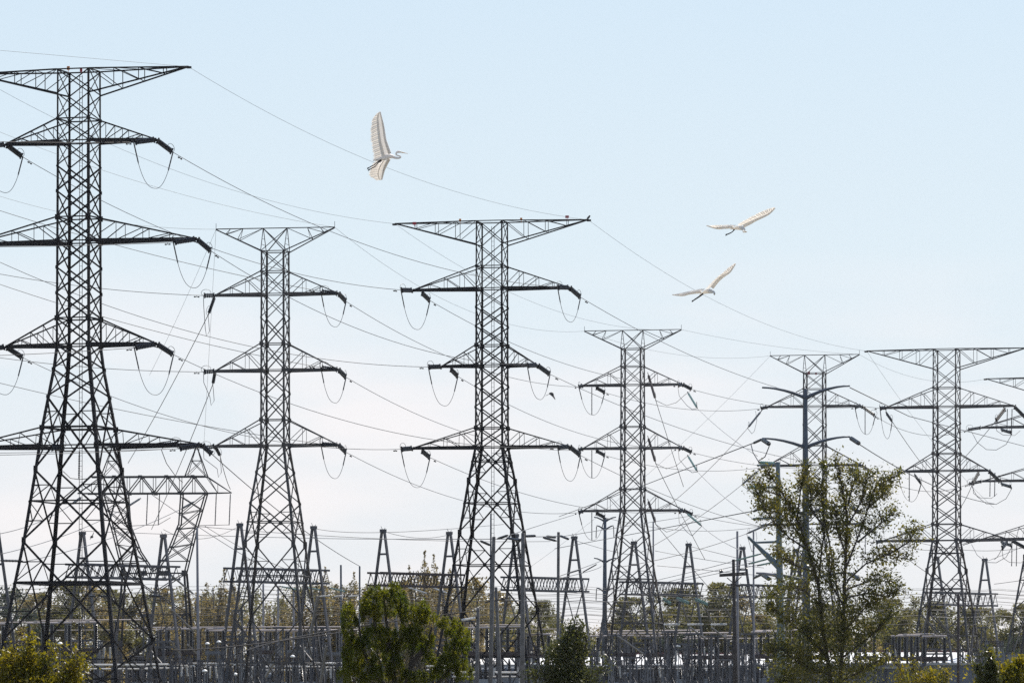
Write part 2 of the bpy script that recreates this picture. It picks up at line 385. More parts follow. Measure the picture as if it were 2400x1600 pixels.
# delta portal tower behind the tall left pylon
def portal():
    D = 520; cx = 362; s = F/D; root = empty('transmission_tower', Vector(((cx-1200)/F*D, D, 0)), -R(6))
    tag(root, 'low grey delta-frame tower with flat box girder behind the tallest pylon', 'pylon', 'lattice pylons of the overhead lines')
    q = lambda px, py, y: Vector(((px-cx)/s, y, HC+(YH-py)/s))
    m = M['grey_steel']; d = 0.75
    b = MB()
    for y in (-d, d):
        b.bar(q(210, 1117, y), q(486, 1117, y), 0.09, 0.16); b.bar(q(200, 1156, y), q(486, 1156, y), 0.09, 0.16)
        xs = [238+i*31 for i in range(9)]
        for i, x in enumerate(xs[:-1]):
            b.lbar(q(x, 1117 if i % 2 else 1156, y), q(xs[i+1], 1156 if i % 2 else 1117, y), 0.11)
            b.lbar(q(x, 1117, y), q(x, 1156, y), 0.06)
            b.box(q(x, 1117 if i % 2 else 1156, y), 0.4, 0.14, 0.3)
    for x in range(238, 500, 31):
        for yy in (1117, 1156): b.lbar(q(x, yy, -d), q(x, yy, d), 0.07)
    b.build('box_girder', m, root)
    for sx in (-1, 1):
        b = MB(); e = lambda k: cx+sx*k
        for y in (-d, d):
            b.bar(q(e(124), 1117, y), q(e(181), 1154, 0), 0.06, 0.09); b.bar(q(e(124), 1156, y), q(e(183), 1155, 0), 0.06, 0.12)
            b.lbar(q(e(124), 1117, y), q(e(150), 1156, 0), 0.06); b.lbar(q(e(150), 1133, 0), q(e(150), 1156, 0), 0.05)
        b.build('crossarm', m, root)
        b = MB()
        for y in (-d, d):
            for k in (75, 124): b.lbar(q(e(k), 1117, y), q(e(100), 1045, 0), 0.09)
            b.lbar(q(e(88), 1080, y/2), q(e(112), 1080, y/2), 0.06); b.lbar(q(e(75), 1117, y), q(e(112), 1080, y/2), 0.06); b.lbar(q(e(124), 1117, y), q(e(88), 1080, y/2), 0.06)
        b.build('earthwire_peak', m, root)
        b = MB()                                      # inclined window leg of the delta frame
        for y in (-d, d):
            out = [q(e(124), 1156, y), q(e(96), 1251, y), q(e(73), 1343, y)]
            inn = [q(e(65), 1156, y), q(e(60), 1230, y), q(e(35), 1292, y), q(e(4), 1338, y)]
            for pl in (out, inn):
                for a, c in zip(pl[:-1], pl[1:]): b.lbar(a, c, 0.13)
            na = [(124, 1156), (112, 1195), (100, 1236), (90, 1275), (80, 1315)]; nb = [(65, 1165), (62, 1205), (57, 1240), (40, 1283), (20, 1315)]
            for i in range(4):
                b.lbar(q(e(na[i][0]), na[i][1], y), q(e(nb[i+1][0]), nb[i+1][1], y), 0.08); b.lbar(q(e(nb[i][0]), nb[i][1], y), q(e(na[i+1][0]), na[i+1][1], y), 0.08)
                b.lbar(q(e(na[i+1][0]), na[i+1][1], y), q(e(nb[i+1][0]), nb[i+1][1], y), 0.07)
        for (k, yy) in ((124, 1156), (96, 1251), (73, 1343), (60, 1230), (35, 1292)): b.lbar(q(e(k), yy, -d), q(e(k), yy, d), 0.08)
        b.box(q(e(73), 1343, -d), 0.5, 0.06, 0.6); b.box(q(e(25), 1343, -d), 0.9, 0.06, 0.5)
        b.build('window_leg', m, root)
        b = MB()
        for y in (-1, 1):
            b.lbar(q(e(73), 1343, y*d), q(e(98), 1685, y*2.2), 0.2)
        b.build('leg', m, root)
    b = MB()
    for y in (-1, 1):
        b.lbar(q(cx-73, 1343, y*d), q(cx+73, 1343, y*d), 0.12)
        pts = [(73, 1343, d), (80, 1440, 1.2), (88, 1550, 1.7), (98, 1680, 2.2)]
        for (k0, y0, d0), (k1, y1, d1) in zip(pts[:-1], pts[1:]):
            b.lbar(q(cx-k0, y0, y*d0), q(cx+k1, y1, y*d1), 0.1); b.lbar(q(cx+k0, y0, y*d0), q(cx-k1, y1, y*d1), 0.1)
            b.lbar(q(cx-k1, y1, y*d1), q(cx+k1, y1, y*d1), 0.08)
    b.build('body_bracing', m, root)
portal()
# ------------------------------------------------------------------ insulators, conductors, jumpers
def ribs(L, r, pitch=0.14):
    n = max(4, int(L/pitch)); pf = [(0, 0.03), (0.02, 0.05)]
    for i in range(n):
        t = 0.03+0.94*(i+0.5)/n; h = 0.94/n
        pf += [(t-h*0.32, r*0.55), (t-h*0.12, r), (t+h*0.18, r), (t+h*0.34, r*0.55)]
    return pf+[(0.98, 0.05), (1, 0.03)]
def string(a, b, label, m=None, double=True, r=0.12, ring=True, group='insulator strings', hardware=0.16):
    a = Vector(a); b = Vector(b); m = m or M['porcelain']; d = (b-a).normalized(); L = (b-a).length
    r *= 0.8 if a.y > 500 else 1.0
    root = empty('insulator_string', a); tag(root, label, 'insulator', group)
    u, v = MB.basis(a, b); o = Vector((0, 0, 0))
    p0, p1 = d*(L*hardware*0.6), d*(L*(1-hardware*0.5))
    offs = (-0.09, 0.09) if double else (0.0,)
    for f in offs:
        q = MB(); side = (u*0.3+v*0.95).normalized()*f
        q.lathe(p0+side, p1+side, ribs((p1-p0).length, r), 8); q.build('disc_stack', m, root, smooth=False)
    side = (u*0.3+v*0.95).normalized()
    for pa, pb, pc in ((o, p0, p0), (p1, d*L, p1)):
        q = MB(); q.bar(pa, pb, 0.05, 0.1)
        if double: q.bar(pc-side*0.25, pc+side*0.25, 0.06, 0.12)
        q.build('yoke_plate', M['dark_steel'], root)
    if ring:
        q = MB(); w2 = Vector((0, 0, 1))-d*d.z; w2 = w2.normalized() if w2.length > 0.2 else u
        q.ring(p1-d*0.15+w2*0.22, d, w2, 0.42, 0.3, 0.018); q.build('arcing_ring', M['wire'], root)
    return root
def sagpts(a, b, sag, n=24):
    a = Vector(a); b = Vector(b); out = []
    for i in range(n+1):
        t = i/n; p = a.lerp(b, t); p.z -= 4*sag*t*(1-t); out.append(p)
    return out
def wire(pts, r, label, name='power_line', cat='power line', m=None, group='overhead line conductors', n=5):
    b = MB(); b.tube(pts, r, n); o = b.build(name, m or M['wire'], None, pts[0], smooth=True)
    tag(o, label, cat, group); return o
ORD = {1: 'top', 2: 'second', 3: 'third', 4: 'bottom'}
def lvl(key, i):
    n = 4 if key == 'T1' else 3
    return {1: 'upper', n: 'lowest'}.get(i, 'middle' if n == 3 else ('second' if i == 2 else 'third'))
SD = {'L': 'left', 'R': 'right'}
RC, RE = 0.024, 0.012
ends = {}       # (tower, arm) -> {'in': p, 'out': p}
def dead_end(key, an, target, way, L=1.5, m=None, double=True, r=0.12):
    tip = TW[key]['tips'][an].copy()
    if way == 'out' and an[1] == 'L' and key in ('T3', 'T4', 'T5'):   # the outgoing string hangs further in along the arm
        iv = TW[key]['root'].location-tip; iv.z = 0; tip = tip+iv.normalized()*{'T3': 0.75, 'T4': 1.4, 'T5': 1.2}[key]+Vector((0, 0, -0.2))
    d = (Vector(target)-tip).normalized()
    d = (d+Vector((0, 0, -0.10))).normalized()
    e = tip+d*L
    i, sd = int(an[0]), SD[an[1]]
    string(tip, e, 'insulator string pulling %s at %s tip of %s arm, %s' % ('left' if way == 'in' else 'right', sd, lvl(key, i), SHORT[key]), m, double, r, group='tension insulator strings on the pylons')
    ends.setdefault((key, an), {})[way] = e
    return e
def span(k0, a0, k1, a1, sag, r=RC, L=1.5, **kw):
    t0 = TW[k0]['tips'][a0] if not isinstance(k0, Vector) else k0
    t1 = TW[k1]['tips'][a1]
    down = Vector((0, 0, 4*sag))
    e0 = dead_end(k0, a0, t1-down, 'out', {'T1': 2.2, 'T2': 2.6, 'T3': 2.6, 'T4': 2.4}.get(k0, 2.2)) if not isinstance(k0, Vector) else k0
    e1 = dead_end(k1, a1, t0-down*0.6, 'in', ({'T1': 2.0, 'T2': 1.5, 'T4': 1.9}.get(k1, 1.8) if (k1, a1[1]) != ('T2', 'L') else 1.0))
    if isinstance(k0, Vector): lab = 'power line from beyond the left edge to %s %s arm, %s' % (SD[a1[1]], lvl(k1, int(a1[0])), SHORT[k1])
    else: lab = 'power line sagging from %s %s arm of %s to %s' % (SD[a0[1]], lvl(k0, int(a0[0])), SHORT[k0], SHORT[k1])
    wire(sagpts(e0, e1, sag), r, lab)
    for e, o in ((e0, e1), (e1, e0)):                # vibration damper on the wire near each end
        if isinstance(k0, Vector) and e is e0: continue
        pp = sagpts(e, o, sag, 60); p = pp[1]; b = MB(); d = (pp[2]-pp[1]).normalized(); dn = Vector((0, 0, -0.13))
        b.tube([p, p+dn], 0.02, 4); b.lathe(p+dn-d*0.24, p+dn-d*0.08, [(0, 0.03), (0.1, 0.06), (0.9, 0.06), (1, 0.03)], 6); b.lathe(p+dn+d*0.08, p+dn+d*0.24, [(0, 0.03), (0.1, 0.06), (0.9, 0.06), (1, 0.03)], 6); b.tube([p+dn-d*0.1, p+dn+d*0.1], 0.02, 4)
        k, an = (k0, a0) if e is e0 else (k1, a1)
        tag(b.build('vibration_damper', M['dark_steel'], None, p), 'small damper on the %s wire at %s %s arm, %s' % ('outgoing' if e is e0 else 'incoming', SD[an[1]], lvl(k, int(an[0])), SHORT[k]), 'damper', 'vibration dampers')
def jumper(key, an, drop, post=False, skew=0.0):
    e = ends.get((key, an), {}); a, b = e.get('in'), e.get('out')
    if a is None or b is None: return
    pts = []
    for i in range(25):
        t = i/24; p = a.lerp(b, t); p.z -= drop*(1-abs(2*t-1)**2.4); pts.append(p)
    q = MB(); q.tube(pts, 0.021, 5); i, sd = int(an[0]), SD[an[1]]
    q.lathe(a, pts[3], [(0, 0.05), (0.9, 0.05), (1, 0.02)], 6); q.lathe(b, pts[-4], [(0, 0.05), (0.9, 0.05), (1, 0.02)], 6)
    o = q.build('jumper_cable', M['wire'], None, a); tag(o, 'slack jumper loop under %s end of %s arm, %s' % (sd, lvl(key, i), SHORT[key]), 'jumper loop', 'jumper loops on the pylons')
    if post:
        mid = pts[12].lerp(pts[12], 0); topp = Vector((mid.x, mid.y, TW[key]['tips'][an].z-0.15))
        string(topp, mid, 'thin upright insulator rod inside jumper loop, %s end of %s arm, %s' % (sd, lvl(key, i), SHORT[key]), None, False, 0.075, False, 'jumper support insulators', 0.05)
def OFF(x, y, D): return P(x, y, D)
# line entering from the left
for an, p in (('1R', (-420, 312)), ('2R', (-420, 573)), ('3R', (-420, 838)), ('4R', (-420, 1065))):
    span(OFF(p[0], p[1], 372), None, 'T1', an, 0.25)
for an in ('1L', '2L', '3L'): span(OFF(-900, {'1L': 312, '2L': 570, '3L': 830}[an], 372), None, 'T1', an, 0.25)
for an, p, sg in (('1R', (-500, 310), 1.3), ('1L', (-500, 515), 1.3), ('2R', (-500, 470), 1.5), ('2L', (-500, 735), 1.2), ('3R', (-500, 758), 1.0), ('3L', (-500, 1062), 0.2)):
    span(OFF(p[0], p[1], 425), None, 'T2', an, sg)
for an in ('1R', '1L', '2R', '2L', '3R', '3L'): span('T1', an, 'T3', an, 2.0)
for i in (1, 2, 3):
    span('T2', '%dR' % i, 'T4', '%dL' % i, 1.7, L=1.35)
    span('T3', '%dL' % i, 'T4', '%dR' % i, 1.6, L=1.4)
    span('T3', '%dR' % i, 'T6', '%dL' % i, 1.75, L=1.5)
    span('T4', '%dL' % i, 'T5', '%dL' % i, 0.9, L=1.3)
    span('T4', '%dR' % i, 'T5', '%dR' % i, 0.8, L=1.3)
    span('T5', '%dR' % i, 'T7', '%dL' % i, 1.3, L=1.3)
for k, an, dr in (('T1', '1R', 3.1), ('T1', '2R', 3.1), ('T1', '3R', 3.3), ('T1', '1L', 3.1), ('T1', '2L', 3.0), ('T1', '3L', 3.1)): jumper(k, an, dr)
for i in (1, 2, 3):
    jumper('T2', '%dR' % i, 2.55); jumper('T3', '%dL' % i, 2.9); jumper('T3', '%dR' % i, 2.5)
    jumper('T4', '%dL' % i, 2.6, True)
    jumper('T5', '%dR' % i, 2.5, True)
# earth wires
ewg = 'thin earth wires'
def ew(a, b, sag, lab): wire(sagpts(a, b, sag), RE, lab, 'earth_wire', 'earth wire', None, ewg)
T = lambda k, a: TW[k]['tips'][a]
ew(OFF(-500, 75, 360), T('T1', 'topR'), 0.0, 'thin earth wire from the left edge to the top right tip of the tallest pylon')
ew(T('T1', 'topR'), T('T3', 'topR'), 2.0, 'long thin earth wire passing behind the egret with raised wing')
ew(T('T1', 'topL'), T('T3', 'topL'), 2.0, 'thin earth wire from tallest pylon to the top left tip of the centre pylon')
ew(OFF(-400, 120, 420), T('T2', 'topR'), 2.0, 'thin earth wire from the left edge to the right crown tip of the second pylon')
ew(OFF(-400, 290, 420), T('T2', 'topL'), 2.2, 'thin earth wire from the left edge to the left crown tip of the second pylon')
ew(T('T3', 'topR'), T('T6', 'topL'), 2.0, 'thin earth wire running down from centre pylon past the lowest egret')
ew(T('T3', 'topL'), T('T4', 'topR'), 2.6, 'thin earth wire from centre pylon top left to the fourth pylon crown right tip')
ew(T('T2', 'topR'), T('T4', 'topL'), 2.6, 'thin earth wire from second pylon crown to the fourth pylon crown left tip')
ew(T('T4', 'topR'), T('T5', 'topR'), 0.4, 'thin earth wire between right crown tips of the fourth pylon and the next pylon')
ew(T('T4', 'topL'), T('T5', 'topL'), 1.2, 'thin earth wire between left crown tips of the fourth pylon and the next pylon')
ew(T('T5', 'topR'), T('T7', 'topL'), 1.4, 'thin earth wire from right crown tip behind the curved-arm pole to the right edge pylon')
ew(T('T5', 'topL'), P(1240, 1330, 560), 1.2, 'faint thin wire slanting down left from pylon behind the curved-arm pole')
ew(T('T6', 'topL'), P(2330, 1190, 560), 1.0, 'faint thin wire slanting down right across the wide pylon right of the leafy tree')
ew(T('T2', 'topL'), P(350, 880, 470), 0.3, 'faint thin wire slanting down left from the second pylon crown')
ew(T('T2', 'topL'), P(478, 1040, 500), 0.0, 'faint thin wire hanging almost straight down from the second pylon crown')
# ------------------------------------------------------------------ slack spans down into the substation (px, py, depth)
def pstring(a, b, label, **k): return string(P(*a), P(*b), label, **k)
def pwire(pts, label, sag=0.0, r=0.03, **k):
    q = [P(*p) for p in pts]
    if len(q) == 2: q = sagpts(q[0], q[1], sag)
    return wire(q, r, label, **k)
tp = lambda k, a: TW[k]['tips'][a]
# T1 fourth arm
e1 = P(497, 1064, 388); string(tp('T1', '4R'), e1, 'grey insulator string pulling down right from the lowest right arm tip, tallest pylon', group='slack span insulators')
wire(sagpts(e1, P(843, 1326, 560), 0.6), 0.035, 'power line falling from the lowest right arm of the tallest pylon to a thin post')
for x, nm in ((186, 'middle'),):
    string(P(186, 1058, 392), P(185, 1121, 392), 'thin upright insulator rod hanging below the lowest arm inside the tallest pylon', double=False, r=0.08, ring=False, group='slack span insulators')
pwire([(148, 1104, 392), (165, 1120, 392), (186, 1123, 392), (205, 1121, 392), (222, 1108, 392)], 'short jumper wire under the rod inside the tallest pylon')
pstring((376, 1043, 389), (420, 1040, 389), 'grey insulator string lying along the lowest right arm, tallest pylon', r=0.15, group='slack span insulators')
pstring((118, 1050, 388), (150, 1047, 388), 'grey insulator string lying across the front legs of the tallest pylon', r=0.15, group='slack span insulators')
pwire([(378, 1053, 389), (390, 1085, 392), (410, 1113, 400), (428, 1130, 420)], 'jumper wire dropping from the lowest right arm of the tallest pylon')
# T2 left tips: steep strings to the substation
for i, (bx, by, wx, wy) in enumerate(((488, 738, 300, 1085), (499, 900, 355, 1240), (516, 1068, 540, 1146))):
    t = tp('T2', '%dL' % (i+1)); e = P(bx, by, 434)
    string(t, e, 'ribbed insulator string hanging steeply from the left tip of the %s arm, second pylon' % lvl('T2', i+1), double=False, r=0.15, group='slack span insulators')
    wire(sagpts(e, P(wx, wy, 520), 0.3), 0.032, 'power line dropping from the second pylon %s left arm to the delta-frame tower' % lvl('T2', i+1))
    a = ends[('T2', '%dL' % (i+1))]['in']; bot = P(bx-4, by+50, 434)
    wire([a, a+Vector((0.02, 0, -0.9)), P(bx-7, by+30, 434), bot, P(bx+3, by+38, 434), e], 0.026, 'narrow jumper loop under the left tip of the %s arm, second pylon' % lvl('T2', i+1), 'jumper_cable', 'jumper loop', None, 'jumper loops on the pylons')
# T4 right side: brown strings and green glass strings
for i, dy in enumerate((0, 148, 296)):
    L = lvl('T4', i+1)
    e = P(1537, 938+dy-(0, 0, 6)[i], 520); string(P(1518, 873+dy, 526), e, 'long brown ribbed insulator slanting below the %s right arm, fourth pylon' % L, m=M['brown_porcelain'], double=False, r=0.17, group='slack span insulators')
    wire(sagpts(e, (P(1602, 1140, 540), P(1652, 1310, 545), P(1700, 1420, 550))[i]-Vector((0, 0, 0)), 0.1), 0.03, 'steep wire falling from the brown insulator at the %s right arm, fourth pylon' % L)
    g0 = P(1611, 918+dy, 524); g1 = P(1635, 957+dy, 510)
    if i == 2: g0, g1 = P(1608, 1201, 524), P(1645, 1232, 510)
    string(g0, g1, 'green glass insulator string below the right tip of the %s arm, fourth pylon' % L, m=M['glass'], double=False, r=0.13, group='green glass strings on the fourth pylon')
    tgt = ((1775, 1068), (1765, 1215), (1740, 1290))[i]
    wire(sagpts(g1, P(tgt[0], tgt[1], 420), 0.25), 0.035, 'bright sunlit wire leading down right from the green glass string, %s arm of fourth pylon' % L, m=M['bright_wire'])
    a = ends[('T4', '%dR' % (i+1))].get('in')
    if a is not None:
        wire([a, P(1592, 928+dy, 524), P(1610, 950+dy, 518), P(1622, 959+dy, 514), g1], 0.028, 'jumper wire to the green glass string, %s right arm of fourth pylon' % L, 'jumper_cable', 'jumper loop', None, 'jumper loops on the pylons')
    wire([e, P(1562, 950+dy, 521), P(1585, 943+dy, 522), P(1605, 925+dy, 523), P(1620, 914+dy, 524)], 0.028, 'jumper wire from the brown insulator back to the %s right arm, fourth pylon' % L, 'jumper_cable', 'jumper loop', None, 'jumper loops on the pylons')
# T5 left: strings falling to the lower left
for i, (a, b, c) in enumerate((((1785, 962), (1752, 1003), (1560, 1190)), ((1778, 1102), (1738, 1136), (1500, 1295)), ((1800, 1228), (1750, 1250), (1440, 1330)))):
    L = lvl('T5', i+1); e = P(*b, 560)
    string(P(*a, 570), e, 'dark insulator string slanting down left from the %s left arm of the fifth pylon' % L, double=False, r=0.14, group='slack span insulators')
    wire(sagpts(e, P(*c, 545), 0.4), 0.032, 'power line slanting down left from the %s left arm of the fifth pylon' % L)
    wire([P(1771, 963+138*i, 570), P(1774, 985+138*i, 568), P(1768, 1010+138*i, 565), P(1762, 1016+138*i, 563), e], 0.026, 'jumper wire under the %s left arm of the fifth pylon' % L, 'jumper_cable', 'jumper loop', None, 'jumper loops on the pylons')
# T6
for i, (a, b, c) in enumerate((((2076, 966), (2091, 987), (2195, 1130)), ((2143, 1112), (2159, 1133), (2200, 1180)), ((2083, 1272), (2107, 1293), (2230, 1375)))):
    L = lvl('T6', i+1); e = P(*b, 508)
    string(P(*a, 510), e, 'dark insulator string slanting down right under the %s left arm, wide sixth pylon' % L, group='slack span insulators')
    wire(sagpts(e, P(*c, 540), 0.2), 0.03, 'power line falling across the wide sixth pylon from its %s left arm' % L)
    TWe = ends[('T6', '%dL' % (i+1))]['in']; ends[('T6', '%dL' % (i+1))]['out'] = e; jumper('T6', '%dL' % (i+1), 2.3, i == 1)
for i, (a, b, c) in enumerate((((2357, 956), (2333, 987), (2200, 1135)), ((2295, 1105), (2279, 1134), (2250, 1190)), ((2362, 1268), (2348, 1285), (2330, 1310)))):
    L = lvl('T6', i+1); e = P(*b, 505)
    string(P(*a, 508), e, 'dark insulator string slanting down left under the %s right arm, wide sixth pylon' % L, group='slack span insulators')
    wire(sagpts(e, P(c[0], c[1], 530), 0.2), 0.03, 'power line slanting down left from the %s right arm, wide sixth pylon' % L)
    string(tp('T6', '%dR' % (i+1)), P(a[0]+50, a[1]+(18, 16, 12)[i]+8, 512), 'dark insulator string pulling right from the %s right arm tip, wide sixth pylon' % L, group='slack span insulators')
    for dx, nm in ((0, 'left'), (11, 'right')):
        x = a[0]+4+dx+(0, 22, 6)[i]; string(P(x, a[1]+2, 509), P(x-1, a[1]+58, 509), 'thin upright insulator rod, %s one of two below the %s right arm, wide sixth pylon' % (nm, L), double=False, r=0.07, ring=False, group='jumper support insulators', hardware=0.05)
    wire([e, P(b[0]+3, b[1]+22, 506), P(b[0]+18, b[1]+32, 508), P(b[0]+45, b[1]+33, 509), P(b[0]+58, b[1]+22, 510)], 0.026, 'jumper wire below the %s right arm, wide sixth pylon' % L, 'jumper_cable', 'jumper loop', None, 'jumper loops on the pylons')
# T7 left
for i, y in enumerate((1006, 1133, 1270)):
    L = lvl('T7', i+1); string(P(2345, y, 556), P(2371, y+8, 550), 'dark insulator string under the %s left arm of the right-edge pylon' % L, group='slack span insulators')
    pwire([(2277, y+5, 560), (2290, y+30, 558), (2312, y+47, 556), (2335, y+48, 553), (2358, y+35, 551), (2372, y+10, 550)], 'wide jumper loop under the %s left arm of the right-edge pylon' % L, name='jumper_cable', cat='jumper loop', group='jumper loops on the pylons')
# delta tower hanging rods
for x, nm in ((346, 'first'), (374, 'second'), (507, 'third'), (540, 'fourth')):
    string(P(x, 1157, 520), P(x-3, 1230, 520), 'long thin suspension insulator, %s from the left under the delta-frame tower girder' % nm, double=False, r=0.085, ring=False, group='rods hanging from the delta-frame girder', hardware=0.06)
pwire([(300, 1232, 520), (343, 1230, 520), (371, 1229, 520), (400, 1212, 520)], 'wire joining the two left rods under the delta-frame girder')
pwire([(465, 1231, 520), (504, 1230, 520), (537, 1229, 520)], 'wire joining the two right rods under the delta-frame girder')
pstring((330, 1167, 525), (300, 1186, 515), 'ribbed insulator slanting left beneath the delta-frame girder', double=False, r=0.13, ring=False, group='slack span insulators')
pstring((190, 1165, 500), (170, 1180, 495), 'ribbed insulator slanting left behind the front legs of the tallest pylon', double=False, r=0.13, ring=False, group='slack span insulators')
pstring((455, 1175, 525), (425, 1192, 515), 'ribbed insulator crossing the right window leg of the delta-frame tower', double=False, r=0.13, ring=False, group='slack span insulators')
pwire([(170, 1180, 495), (0, 1250, 430)], 'power line running down left from the insulator behind the tallest pylon', 0.4)
pwire([(300, 1186, 515), (0, 1298, 420)], 'power line from under the delta-frame girder to the left photo edge', 0.5)
pwire([(425, 1192, 515), (60, 1315, 420)], 'power line from the right window leg of the delta-frame tower leading down left', 0.5)
pwire([(354, 1157, 520), (620, 1330, 500)], 'wire slanting down right from the delta-frame girder to the first gantry beam', 0.2)
pwire([(480, 1232, 520), (700, 1345, 520)], 'wire slanting down right behind the second pylon', 0.3)
# ------------------------------------------------------------------ gantry row of A-frames
rowdir = Vector((0.647, 0.762, 0)); perp = Vector((-0.762, 0.647, 0))
def rowD(x):
    k = rowdir.y/rowdir.x; x0 = (383-1200)/F*500; t = (x-1200)/F
    return (500-k*x0)/(1-k*t)
GN = ['behind the front legs of the tallest pylon', 'astride the legs of the second pylon', 'with rusty beam above the conifer crown', 'between the wooden poles right of the centre pylon',
      'inside the legs of the fourth pylon', 'behind the dark crossarm pole', 'under the wide sixth pylon']
pairs = [(193, 383, 1250, 1240, 1322, 1352, 'gantry_steel'), (562, 735, 1230, 1236, 1331, 1362, 'gantry_steel'), (898, 1053, 1244, 1252, 1342, 1371, 'rusty_steel'), (1209, 1346, 1255, 1264, 1352, 1382, 'gantry_steel'),
         (1486, 1614, 1272, 1277, 1363, 1392, 'gantry_steel'), (1740, 1865, 1285, 1292, 1370, 1398, 'gantry_steel'), (2195, 2308, 1308, 1315, 1388, 1416, 'gantry_steel')]
for gi, (xa, xb, ya, yb, b0, b1, mk) in enumerate(pairs):
    Da, Db = rowD(xa), rowD(xb); A = P(xa, YH, Da); B = P(xb, YH, Db); A.z = B.z = 0
    root = empty('substation_gantry', A); tag(root, 'steel A-frame gantry with lattice beam ' + GN[gi], 'gantry', 'A-frame gantries of the substation')
    ht = HC+(YH-ya)*Da/F; m = M['gantry_steel']
    up = Vector((0, 0, 1)); z0 = HC+(YH-b0)*Da/F; z1 = HC+(YH-b1)*Da/F
    for base, y in ((A, ya), (B, yb)):
        o = base-A; h = ht
        f = MB()
        off = lambda z: 0.17+(h-z)*0.172
        for sgn in (-1, 1):
            f.bar(o+perp*sgn*off(h)+up*h, o+perp*sgn*off(0)-up*0.2, 0.23, 0.2, ref=perp)
        f.box(o+up*(h+0.05), 0.6, 0.4, 0.3, math.atan2(perp.y, perp.x))
        for z in (h-2.35, z0, z1, h*0.43, h*0.40):
            f.bar(o-perp*off(z)+up*z, o+perp*off(z)+up*z, 0.14, 0.2)
        f.bar(o-perp*off(h*0.40)+up*h*0.40, o+up*h*0.3, 0.1, 0.1); f.bar(o+perp*off(h*0.40)+up*h*0.40, o+up*h*0.3, 0.1, 0.1)
        f.bar(o+up*h*0.43, o-up*0.2, 0.3, 0.26)
        f.bar(o-perp*off(z1)+up*z1, o+perp*off(h*0.44)*0.3+up*h*0.44, 0.08, 0.08); f.bar(o+perp*off(z1)+up*z1, o-perp*off(h*0.44)*0.3+up*h*0.44, 0.08, 0.08)
        f.tube([o+up*h, o+perp*0.3+up*(h+0.5)], 0.03, 4); f.tube([o+up*h, o-perp*0.3+up*(h+0.35)], 0.03, 4)
        f.build('a_frame', m, root)
    bm = MB(); d = (B-A); Lb = d.length; d.normalize(); hb = 0.55; bmt = M[mk]; e0, e1 = -1.4, Lb+1.4
    for s1 in (-1, 1):
        for z in (z0, z1): bm.bar(d*e0+perp*hb*s1*1.6+up*z, d*e1+perp*hb*s1*1.6+up*z, 0.16, 0.2)
    nb = int((e1-e0)/0.5)
    for k in range(nb):
        t0 = e0+(e1-e0)*k/nb; t1 = e0+(e1-e0)*(k+1)/nb
        for s1 in (-1, 1):
            o = perp*hb*s1*1.6
            za, zb_ = (z0, z1) if (k % 2) == (s1 > 0) else (z1, z0)
            bm.lbar(d*t0+o+up*za, d*t1+o+up*zb_, 0.075)
        if k % 2: bm.lbar(d*t0-perp*hb*1.6+up*z0, d*t1+perp*hb*1.6+up*z0, 0.07); bm.lbar(d*t0-perp*hb*1.6+up*z1, d*t1+perp*hb*1.6+up*z1, 0.07)
    bm.build('lattice_beam', bmt, root)
# one more A-frame leg at the left edge
f = MB(); b0 = P(-14, YH, 480); b0.z = 0; hh = HC+(YH-1205)*480/F
for sgn in (-1, 1): f.bar(Vector((0.18*sgn, 0, hh)), Vector((sgn*2.9, 0.4*sgn, -0.2)), 0.3, 0.26)
f.bar((-0.9, 0, hh*0.76), (0.9, 0, hh*0.76), 0.15, 0.2); f.bar((-1.4, 0, hh*0.55), (1.4, 0, hh*0.55), 0.15, 0.2); f.box((0, 0, hh), 0.7, 0.4, 0.3)
o = f.build('a_frame_post', M['gantry_steel']); o.location = b0; tag(o, 'steel A-frame cut by the left photo edge beside the tallest pylon', 'gantry post')
# gantry insulators
gl = 'green glass strings hung from the gantries'
for x0, y0, x1, y1, t in ((1553, 1400, 1574, 1413, 'leftmost'), (1583, 1398, 1618, 1412, 'middle'), (1626, 1400, 1662, 1415, 'rightmost')):
    for k in (0, 1):
        pstring((x0, y0+k*4, 555), (x1, y1+k*3, 545), 'bright green glass string under the fourth pylon gantry, %s pair, %s string' % (t, ('upper', 'lower')[k]), m=M['glass'], double=False, r=0.14, ring=False, group=gl)
for x0, y0, x1, y1, t in ((1720, 1314, 1784, 1297, 'first'), (1755, 1321, 1800, 1309, 'second'), (1775, 1325, 1825, 1314, 'third'), (1800, 1305, 1865, 1300, 'fourth')):
    pstring((x0, y0, 470), (x1, y1, 460), 'green glass string strung between pole top and teal pole, %s from the left' % t, m=M['glass'], double=False, r=0.08, ring=False, group='green glass strings by the teal pole')
for x0, y0, x1, y1, t in ((655, 1373, 705, 1382, 'left'), (716, 1375, 760, 1383, 'middle'), (770, 1376, 812, 1386, 'right')):
    pstring((x0, y0, 540), (x1, y1, 530), 'pale green insulator string below the second gantry beam, %s one' % t, m=M['glass'], double=False, r=0.1, ring=False, group=gl)
for x0, y0, x1, y1, t in ((952, 1374, 1005, 1391, 'left'), (1002, 1372, 1052, 1390, 'right')):
    pstring((x0, y0, 545), (x1, y1, 535), 'pale porcelain string hanging from the rusty gantry beam, %s one' % t, m=M['white_porc'], double=False, r=0.1, ring=False, group='pale strings at the gantries')
for k in range(3):
    x0 = 1550+k*55; pstring((x0, 1463, 500), (x0+48, 1462, 500), 'white ribbed insulator lying level behind the dark crossarm pole, %s from the left' % ('first', 'second', 'third')[k], m=M['white_porc'], double=False, r=0.13, ring=False, group='pale strings at the gantries')
for k in range(3):
    x0 = 745+k*34; pstring((x0, 1397, 515), (x0+30, 1395, 515), 'dusty ribbed insulator above the conifer left side, %s from the left' % ('first', 'second', 'third')[k], m=M['white_porc'], double=False, r=0.12, ring=False, group='pale strings at the gantries')
